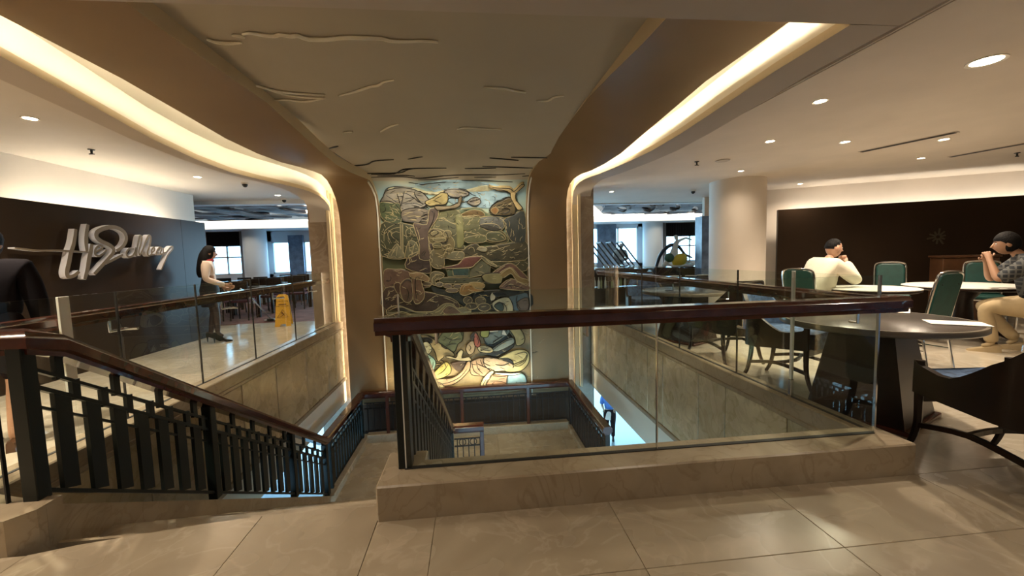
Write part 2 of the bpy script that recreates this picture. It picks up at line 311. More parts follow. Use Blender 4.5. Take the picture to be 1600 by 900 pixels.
# mural outlines as (name, colour, layer, rounded, contour, outline in metres along wall and down the canopy)
PROFILE=[(2.06,2.78),(3.0,2.79),(4.0,2.8),(5.0,2.77),(5.7,2.76),(6.4,2.79),(7.0,2.82),(7.3,2.79),(7.52,2.71),(7.7,2.57),(7.8,2.38),(7.84,2.12),(7.84,-1.5)]
MURAL=[('sky_band','#9cc0cc',1,1,0,[(-0.994,5.521),(-0.46,5.408),(0.103,5.453),(0.587,5.593),(0.733,5.843),(0.492,5.902),(0.409,6.039),(0.209,6.036),(-0.109,6.031),(-0.381,5.929),(-0.747,5.65)]),
('cloud','#d8d0a0',2,1,0,[(-1.452,5.589),(-1.007,5.608),(-0.752,5.701),(-0.44,5.642),(-0.094,5.647),(0.294,5.538),(0.588,5.618),(0.197,5.703),(-0.096,5.71),(-0.681,5.763),(-1.057,5.696),(-1.431,5.677)]),
('distant_hill','#5c6a44',2,1,1,[(-0.25,6.087),(-0.07,6.032),(0.169,6.035),(0.287,6.116),(0.405,6.197),(0.081,6.271),(-0.216,6.226)]),
('distant_hill','#84662a',3,1,1,[(-0.194,6.167),(0.008,6.072),(0.207,6.095),(0.265,6.195),(0.043,6.211)]),
('hill','#7b7844',3,1,1,[(-0.648,6.159),(-0.544,6.044),(-0.308,6.047),(-0.193,6.128),(-0.117,6.228),(0.164,6.193),(0.179,6.353),(0.076,6.431),(-0.126,6.486),(-0.36,6.342),(-0.633,6.258)]),
('hill','#74724a',4,1,1,[(-0.695,6.336),(-0.612,6.219),(-0.398,6.302),(-0.261,6.364),(-0.231,6.604),(-0.139,6.826),(-0.534,6.736),(-0.722,6.493)]),
('hill','#77766a',3,1,1,[(0.163,6.233),(0.385,6.197),(0.647,6.242),(0.664,6.362),(0.559,6.481),(0.316,6.476),(0.158,6.372)]),
('hill_shadow_band','#46402f',4,1,0,[(0.158,6.382),(0.319,6.366),(0.58,6.457),(0.376,6.481)]),
('field','#6e6c42',3,1,1,[(-0.126,6.486),(0.158,6.372),(0.296,6.475),(0.579,6.481),(0.716,6.686),(0.47,6.721),(0.069,6.631),(-0.132,6.626)]),
('cliff','#4d5148',4,1,1,[(0.626,6.281),(0.77,6.204),(1.037,6.109),(1.044,6.694),(0.878,6.731),(0.737,6.646),(0.661,6.443)]),
('tree_crown','#9a917e',3,1,2,[(-1.596,5.771),(-1.517,5.638),(-1.262,5.567),(-1.008,5.621),(-0.834,5.761),(-0.77,5.904),(-0.933,6.018),(-1.225,6.052),(-1.334,6.245),(-1.676,6.16),(-1.67,5.89)]),
('leafy_crown','#5f6c40',4,1,1,[(-1.67,5.89),(-1.463,5.903),(-1.313,5.935),(-1.317,6.284),(-1.529,6.28),(-1.676,6.16)]),
('tree_crown','#7a6c58',5,1,2,[(-1.285,6.07),(-1.049,6.016),(-0.78,6.059),(-0.729,6.217),(-0.793,6.334),(-1.065,6.289),(-1.276,6.246)]),
('tree_crown','#b7a25c',5,1,2,[(-0.846,5.882),(-0.684,5.803),(-0.482,5.679),(-0.41,5.766),(-0.461,5.948),(-0.618,5.965),(-0.775,5.982)]),
('tree_crown','#aaa08e',4,1,2,[(-0.48,5.654),(-0.285,5.606),(-0.094,5.647),(-0.02,5.751),(-0.179,5.81),(-0.373,5.787)]),
('tree_crown','#9c9280',5,1,2,[(-0.065,5.914),(0.057,5.813),(0.174,5.835),(0.192,5.938),(0.071,5.995)]),
('forest','#5c5d3a',4,1,1,[(-1.685,6.316),(-1.395,6.292),(-1.049,6.368),(-1.001,6.606),(-1.035,6.926),(-1.696,6.908)]),
('tree_trunk','#6f5848',6,1,1,[(-0.78,6.059),(-0.66,6.022),(-0.604,6.062),(-0.631,6.218),(-0.715,6.335),(-0.8,6.492),(-0.814,6.809),(-0.762,6.99),(-0.998,6.983),(-0.987,6.725),(-1.07,6.407),(-1.065,6.299),(-0.833,6.333)]),
('tree_branch','#94805a',7,1,2,[(-0.658,5.983),(-0.384,5.988),(-0.243,5.911),(-0.218,5.809),(-0.158,5.77),(-0.163,5.892),(-0.227,6.01),(-0.426,6.045),(-0.623,6.062)]),
('tree_trunk','#c4a868',6,1,2,[(0.352,5.514),(0.45,5.565),(0.744,5.59),(0.827,5.66),(0.953,5.496),(1.014,5.522),(0.874,5.712),(0.879,5.887),(0.996,6.048),(0.894,6.076),(0.773,5.844),(0.729,5.685),(0.49,5.63)]),
('bush','#66552e',5,1,2,[(0.369,6.038),(0.593,5.882),(0.772,5.823),(0.854,6.006),(0.832,6.165),(0.568,6.18),(0.407,6.158)]),
('bush_fruit','#b07828',7,1,1,[(0.388,6.078),(0.47,6.02),(0.529,6.08),(0.467,6.159)]),
('leafy_bush','#8a7a48',6,1,1,[(-0.82,6.491),(-0.718,6.414),(-0.523,6.458),(-0.351,6.621),(-0.337,6.781),(-0.464,6.978),(-0.702,6.971),(-0.732,6.731),(-0.807,6.65)]),
('waterfall','#a09c58',5,1,0,[(-0.294,6.185),(-0.174,6.167),(-0.147,6.506),(-0.156,6.746),(-0.277,6.783),(-0.284,6.423)]),
('palm_trunk','#a09468',6,0,1,[(-1.329,6.323),(-1.28,6.324),(-1.301,6.935),(-1.344,6.934)]),
('fan_tree','#97916a',6,1,1,[(-1.582,6.947),(-1.517,6.81),(-1.395,6.695),(-1.271,6.956)]),
('fan_tree','#84805a',6,1,1,[(-1.27,6.936),(-1.179,6.641),(-1.044,6.684),(-1.012,6.843),(-1.134,6.94)]),
('rocks','#645c3e',4,1,1,[(-0.159,6.826),(0.066,6.711),(0.184,6.794),(0.428,6.76),(0.714,6.727),(1.044,6.694),(1.034,7.061),(-0.166,7.027)]),
('stone','#cabf98',6,1,1,[(0.103,6.812),(0.185,6.774),(0.284,6.817),(0.262,6.877),(0.142,6.854)]),
('leaf_swirl','#a3935c',7,1,1,[(-0.555,6.517),(-0.579,6.552),(-0.639,6.57),(-0.705,6.562),(-0.747,6.531),(-0.745,6.494),(-0.701,6.465),(-0.634,6.46),(-0.576,6.481)]),
('leaf_swirl','#93864f',8,1,1,[(-0.486,6.628),(-0.516,6.655),(-0.589,6.668),(-0.671,6.661),(-0.724,6.637),(-0.723,6.607),(-0.668,6.586),(-0.586,6.582),(-0.514,6.599)]),
('leaf_swirl','#a3935c',7,1,1,[(-0.377,6.521),(-0.397,6.564),(-0.445,6.586),(-0.498,6.577),(-0.531,6.54),(-0.529,6.494),(-0.493,6.46),(-0.44,6.453),(-0.394,6.477)]),
('leaf_swirl','#7d7442',8,1,1,[(-0.566,6.735),(-0.587,6.768),(-0.64,6.785),(-0.698,6.777),(-0.735,6.749),(-0.734,6.714),(-0.694,6.687),(-0.636,6.683),(-0.585,6.702)]),
('terrace','#7c7a48',5,1,1,[(-0.131,6.606),(0.192,6.553),(0.291,6.616),(0.228,6.695),(-0.074,6.697)]),
('terrace','#6a6c46',5,1,1,[(0.314,6.516),(0.557,6.521),(0.656,6.644),(0.471,6.69),(0.29,6.636)]),
('meadow','#6e6a44',3,1,1,[(-0.179,6.822),(0.265,6.793),(1.041,6.813),(1.05,7.263),(0.454,7.245),(0.157,6.992),(-0.185,7.003)]),
('meadow','#77724c',4,1,1,[(0.243,6.853),(0.568,6.841),(0.749,6.948),(0.5,7.083),(0.318,7.017)]),
('ground','#9a745a',3,1,1,[(-1.671,7.179),(-1.457,7.166),(-1.282,7.181),(-0.837,7.345),(-0.845,7.526),(-1.299,7.551),(-1.669,7.518)]),
('boulder','#5f4c42',5,1,1,[(-1.191,6.915),(-0.99,6.801),(-0.769,6.688),(-0.735,6.808),(-0.804,7.045),(-0.791,7.206),(-0.873,7.264),(-1.261,7.152)]),
('fan_leaf','#8b7f58',6,1,1,[(-0.82,6.945),(-0.715,6.808),(-0.56,6.892),(-0.551,7.153),(-0.749,7.147)]),
('leaf_swirl','#938b64',6,1,1,[(-0.503,6.954),(-0.34,6.858),(-0.161,6.883),(-0.185,7.003),(-0.366,7.018)]),
('hut_wall','#6a7a58',6,0,1,[(-0.512,7.175),(-0.031,7.179),(-0.058,7.371),(-0.478,7.337)]),
('hut_gable','#8a8864',6,0,1,[(-0.041,7.179),(0.177,6.993),(0.345,7.15),(0.33,7.302),(-0.058,7.371)]),
('hut_doorway','#4d6f66',7,0,1,[(-0.383,7.189),(-0.072,7.192),(-0.087,7.339),(-0.368,7.32)]),
('hut_roof','#8a5040',8,1,1,[(-0.611,7.171),(-0.269,7.101),(-0.145,6.984),(0.178,6.973),(0.052,7.111),(-0.031,7.169),(-0.292,7.181)]),
('roof_edge','#9c966c',8,1,1,[(0.158,6.968),(0.208,6.973),(0.457,7.147),(0.436,7.173),(0.275,7.097)]),
('hut_terrace','#73734f',5,1,1,[(-0.579,7.354),(-0.058,7.381),(0.164,7.378),(0.202,7.481),(-0.564,7.465)]),
('wave_scroll','#988e66',6,1,1,[(-0.814,7.286),(-0.713,7.229),(-0.556,7.274),(-0.579,7.354),(-0.721,7.41),(-0.704,7.491),(-0.783,7.468)]),
('basket','#9c9258',7,1,2,[(0.165,7.358),(0.269,7.3),(0.554,7.309),(0.571,7.432),(0.507,7.512),(0.263,7.483)]),
('ribbon','#9a6c54',6,1,1,[(0.391,7.283),(0.641,7.128),(0.785,7.132),(0.926,7.259),(1.047,7.386),(1.065,7.469),(0.859,7.421),(0.741,7.233),(0.575,7.31),(0.432,7.305)]),
('ribbon','#b8994f',7,1,1,[(0.513,7.308),(0.722,7.192),(0.842,7.298),(0.922,7.403),(1.066,7.449),(1.064,7.531),(0.858,7.462),(0.739,7.315),(0.593,7.392)]),
('mound','#a27d62',6,1,1,[(0.505,7.574),(0.736,7.417),(1.063,7.552),(1.061,7.655),(0.648,7.62)]),
('dark_water','#3e433b',4,1,0,[(-0.783,7.488),(-0.49,7.62),(-0.25,7.649),(0.238,7.626),(1.061,7.655),(1.051,8.05),(-0.121,8.002),(-0.219,7.916),(-0.454,7.743),(-0.77,7.63)]),
('brown_ground','#6b5240',4,1,1,[(-1.669,7.518),(-1.299,7.551),(-0.849,7.627),(-0.692,7.674),(-0.454,7.743),(-0.298,7.862),(-0.424,7.99),(-1.67,7.939)]),
('villager','#8a6850',7,1,1,[(-1.373,7.448),(-1.251,7.352),(-1.136,7.416),(-1.171,7.757),(-1.311,7.792),(-1.381,7.628)]),
('villager','#9c7452',8,1,1,[(-1.152,7.335),(-1.091,7.297),(-0.996,7.36),(-0.979,7.441),(-0.931,7.685),(-1.036,7.823),(-1.134,7.799),(-1.158,7.475)]),
('villager','#765840',6,1,1,[(-1.49,7.444),(-1.391,7.427),(-1.341,7.609),(-1.348,7.75),(-1.476,7.564)]),
('sun_hat','#c09a64',9,1,1,[(-1.187,7.254),(-0.99,7.24),(-0.837,7.345),(-0.86,7.425),(-0.977,7.381),(-1.152,7.335)]),
('stone','#968468',6,1,1,[(-0.798,7.467),(-0.819,7.49),(-0.869,7.501),(-0.924,7.495),(-0.96,7.474),(-0.959,7.45),(-0.922,7.432),(-0.866,7.429),(-0.817,7.444)]),
('stone','#968468',6,1,1,[(-0.406,7.521),(-0.425,7.547),(-0.473,7.559),(-0.527,7.552),(-0.561,7.53),(-0.56,7.502),(-0.524,7.482),(-0.47,7.479),(-0.423,7.495)]),
('stone','#8a7a60',6,1,1,[(-0.288,7.607),(-0.318,7.632),(-0.39,7.643),(-0.47,7.636),(-0.522,7.612),(-0.521,7.585),(-0.468,7.565),(-0.386,7.563),(-0.316,7.58)]),
('stone','#a3977c',6,1,1,[(-0.574,7.485),(-0.592,7.513),(-0.634,7.527),(-0.68,7.52),(-0.71,7.496),(-0.709,7.465),(-0.677,7.443),(-0.63,7.44),(-0.589,7.456)]),
('stone','#8a7a60',6,1,1,[(-0.225,7.532),(-0.245,7.555),(-0.293,7.566),(-0.347,7.559),(-0.381,7.539),(-0.381,7.514),(-0.345,7.496),(-0.29,7.494),(-0.243,7.508)]),
('stone','#7c6e54',6,1,1,[(-0.029,7.811),(-0.051,7.856),(-0.102,7.878),(-0.159,7.868),(-0.195,7.829),(-0.193,7.78),(-0.154,7.744),(-0.097,7.737),(-0.047,7.764)]),
('stone','#857659',6,1,1,[(0.231,7.831),(0.205,7.88),(0.144,7.904),(0.076,7.892),(0.033,7.85),(0.034,7.797),(0.08,7.757),(0.149,7.751),(0.209,7.78)]),
('stone','#70634a',7,1,1,[(0.064,7.927),(0.037,7.966),(-0.03,7.984),(-0.105,7.974),(-0.153,7.94),(-0.151,7.898),(-0.101,7.867),(-0.026,7.863),(0.04,7.886)]),
('stone','#7c6e54',7,1,1,[(0.319,7.958),(0.288,8.007),(0.215,8.031),(0.133,8.018),(0.08,7.975),(0.082,7.922),(0.137,7.883),(0.22,7.877),(0.292,7.906)]),
('leaf','#c8963f',7,1,1,[(-0.27,7.648),(-0.204,7.508),(-0.042,7.493),(0.036,7.578),(0.197,7.624),(-0.007,7.658),(-0.171,7.713)]),
('leaf','#d0b060',7,1,1,[(-0.082,7.472),(0.08,7.461),(0.221,7.513),(0.178,7.583),(0.037,7.557)]),
('scroll_band','#a89c70',6,1,1,[(-1.671,7.959),(-1.569,7.872),(-1.393,7.869),(-1.142,7.981),(-0.905,8.011),(-0.744,7.977),(-0.579,7.861),(-0.419,7.867),(-0.322,7.953),(-0.18,7.938),(-0.06,8.004),(-0.124,8.084),(-0.345,8.034),(-0.544,7.985),(-0.709,8.08),(-0.866,8.022),(-1.028,8.097),(-1.185,8.06),(-1.379,7.981),(-1.617,8.042)]),
('scroll_band','#6e5a3c',5,1,1,[(-1.676,8.039),(-1.38,8.011),(-1.147,8.082),(-0.868,8.073),(-0.589,8.085),(-0.266,8.078),(-0.063,8.087),(1.05,8.07),(1.046,8.237),(-1.683,8.181)]),
('scroll_band','#8b6a50',7,1,1,[(-0.605,8.003),(-0.501,7.905),(-0.401,7.919),(-0.284,8.016),(-0.226,8.1),(-0.468,8.09)]),
('scholar_robe','#ddd6ac',7,1,2,[(0.352,7.877),(0.54,7.781),(0.684,7.786),(0.762,7.955),(0.738,8.078),(0.552,8.071),(0.409,8.023)]),
('scholar_cloak','#5c7a88',6,1,2,[(0.663,7.785),(0.851,7.73),(1.059,7.717),(1.072,8.05),(0.801,8.06),(0.742,7.913)]),
('scholar_cloak','#7a6a5c',7,1,2,[(0.847,7.875),(1.057,7.8),(1.062,8.029),(0.884,8.043)]),
('scholar_head','#e2d9b8',8,1,2,[(0.315,7.752),(0.359,7.671),(0.419,7.694),(0.416,7.797),(0.333,7.835)]),
('scholar_hair','#1d1a18',9,1,0,[(0.369,7.672),(0.523,7.661),(0.644,7.743),(0.479,7.754),(0.418,7.745)]),
('scholar_lap','#4f6764',8,1,2,[(0.391,7.94),(0.496,7.862),(0.576,7.947),(0.532,8.049)]),
('dune','#a98e58',2,1,0,[(-1.624,8.21),(1.122,8.25),(1.109,9.638),(-1.692,9.568)]),
('rock','#74794e',4,1,2,[(-0.703,8.527),(-0.6,8.374),(-0.556,8.237),(-0.265,8.25),(-0.238,8.569),(-0.339,8.664),(-0.423,8.82),(-0.613,8.691),(-0.744,8.585)]),
('slope','#bfa468',5,1,2,[(-1.047,8.471),(-0.913,8.468),(-0.688,8.627),(-0.443,8.819),(-0.426,8.9),(-0.622,8.91),(-0.741,8.983),(-0.809,8.74)]),
('figure_hair','#2a2620',7,1,0,[(-1.168,8.604),(-1.068,8.51),(-0.895,8.498),(-0.82,8.561),(-0.861,8.619),(-0.993,8.557),(-1.035,8.63),(-1.021,8.75),(-1.119,8.784)]),
('figure_face','#ecdfaa',8,1,2,[(-1.015,8.611),(-0.937,8.575),(-0.862,8.638),(-0.844,8.749),(-0.909,8.819),(-0.964,8.772),(-1.03,8.729)]),
('figure_robe','#96bda4',8,1,2,[(-0.966,8.812),(-0.779,8.961),(-0.826,9.159),(-0.911,9.314),(-0.965,9.231),(-1.043,9.027)]),
('figure_back','#e0d6a0',7,1,2,[(-1.119,8.784),(-1.002,8.75),(-0.957,8.812),(-1.033,9.027),(-1.087,8.925)]),
('skirt','#dcc04a',7,1,2,[(-0.788,9.161),(-0.586,8.991),(-0.493,9.097),(-0.518,9.236),(-0.717,9.326),(-0.892,9.336)]),
('foot','#e8da9a',8,1,2,[(-0.896,9.436),(-0.798,9.401),(-0.625,9.472),(-0.647,9.532),(-0.845,9.59)]),
('arm','#bc9468',8,1,2,[(-0.755,9.323),(-0.482,9.319),(-0.281,9.189),(-0.176,9.013),(-0.107,9.017),(-0.143,9.197),(-0.407,9.424),(-0.644,9.471),(-0.76,9.424)]),
('horned_head','#d4be8a',8,1,2,[(-0.621,8.89),(-0.504,8.876),(-0.388,8.922),(-0.345,8.824),(-0.284,8.767),(-0.237,8.809),(-0.271,8.928),(-0.133,8.915),(-0.096,8.998),(-0.312,8.986),(-0.39,8.962),(-0.544,8.914)]),
('face','#cfae7e',8,1,2,[(-0.163,8.673),(-0.063,8.598),(-0.006,8.661),(-0.031,8.82),(-0.131,8.875),(-0.187,8.772)]),
('face','#bb5a3c',9,1,2,[(-0.019,8.48),(0.04,8.463),(0.103,8.666),(0.051,8.734),(-0.016,8.68)]),
('figure_hair','#5c4c38',9,1,0,[(-0.099,8.516),(-0.017,8.42),(0.059,8.484),(-0.022,8.56),(-0.063,8.618)]),
('reclining_body','#e0bb92',8,1,2,[(0.162,8.951),(0.361,8.961),(0.698,9.081),(0.714,9.204),(0.512,9.233),(0.293,9.221),(0.158,9.092)]),
('torso','#c0966c',7,1,2,[(-0.097,9.018),(0.162,8.951),(0.313,9.202),(0.229,9.34),(0.071,9.31),(-0.087,9.281),(-0.122,9.158)]),
('hand','#e8d79c',9,1,2,[(0.065,9.493),(0.15,9.335),(0.273,9.22),(0.353,9.224),(0.248,9.381),(0.164,9.499)]),
('straw_hat','#d6c47a',8,1,2,[(0.419,9.005),(0.562,8.911),(0.805,8.822),(1.006,8.852),(1.064,8.978),(1.019,9.139),(0.874,9.254),(0.632,9.261),(0.553,9.215),(0.736,9.164),(0.698,9.06)]),
('hat_band','#2b261c',9,1,0,[(0.44,8.986),(0.64,8.986),(0.738,9.062),(0.697,9.101),(0.559,9.022)]),
('hat_crown','#b8a862',9,1,2,[(0.717,9.122),(0.941,9.032),(1.004,8.934),(0.981,9.055),(0.857,9.15)]),
('trouser_leg','#8abccc',8,1,2,[(0.63,9.322),(0.813,9.291),(0.953,9.34),(0.99,9.507),(0.886,9.573),(0.603,9.556)]),
('thigh','#d8a274',7,1,2,[(0.27,9.301),(0.63,9.342),(0.604,9.546),(0.162,9.57),(0.145,9.477)]),
('sash','#f2f4ea',9,1,2,[(0.372,9.256),(0.672,9.283),(0.894,9.285),(0.751,9.329),(0.43,9.3)]),
('dark_robe','#30302a',6,1,0,[(0.173,8.629),(0.289,8.715),(0.471,8.603),(0.634,8.51),(0.77,8.638),(0.746,8.778),(0.522,8.909),(0.381,8.962),(0.164,8.89),(0.087,8.846),(0.345,8.819)]),
('sleeve','#94a098',8,1,2,[(0.327,8.778),(0.57,8.628),(0.732,8.575),(0.769,8.678),(0.606,8.771),(0.404,8.842)]),
('cloth','#a4aa50',7,1,2,[(0.099,8.485),(0.183,8.329),(0.28,8.394),(0.255,8.533),(0.156,8.548)]),
('cloth','#7f8f8a',6,1,2,[(0.202,8.35),(0.64,8.31),(0.654,8.511),(0.289,8.715),(0.174,8.609)]),
('headscarf','#e6e3d4',8,0,2,[(0.278,8.434),(0.339,8.376),(0.458,8.382),(0.456,8.442),(0.297,8.455)]),
('headscarf','#efecdd',8,0,2,[(0.514,8.505),(0.558,8.386),(0.633,8.53)]),
('rope_coil','#b2a668',7,1,2,[(0.658,8.371),(0.858,8.38),(0.973,8.567),(0.949,8.707),(0.808,8.741),(0.772,8.577)]),
('hand','#e0cc94',9,1,2,[(0.051,8.724),(0.23,8.712),(0.346,8.799),(0.284,8.856),(0.087,8.826)]),
('scroll_band','#9a8c58',4,1,2,[(-1.233,8.345),(-0.79,8.286),(-0.722,8.526),(-0.913,8.468),(-1.125,8.487)]),
('cave','#6a4a34',6,1,0,[(-0.47,9.018),(-0.195,8.992),(-0.239,9.131),(-0.36,9.205),(-0.454,9.099)])]
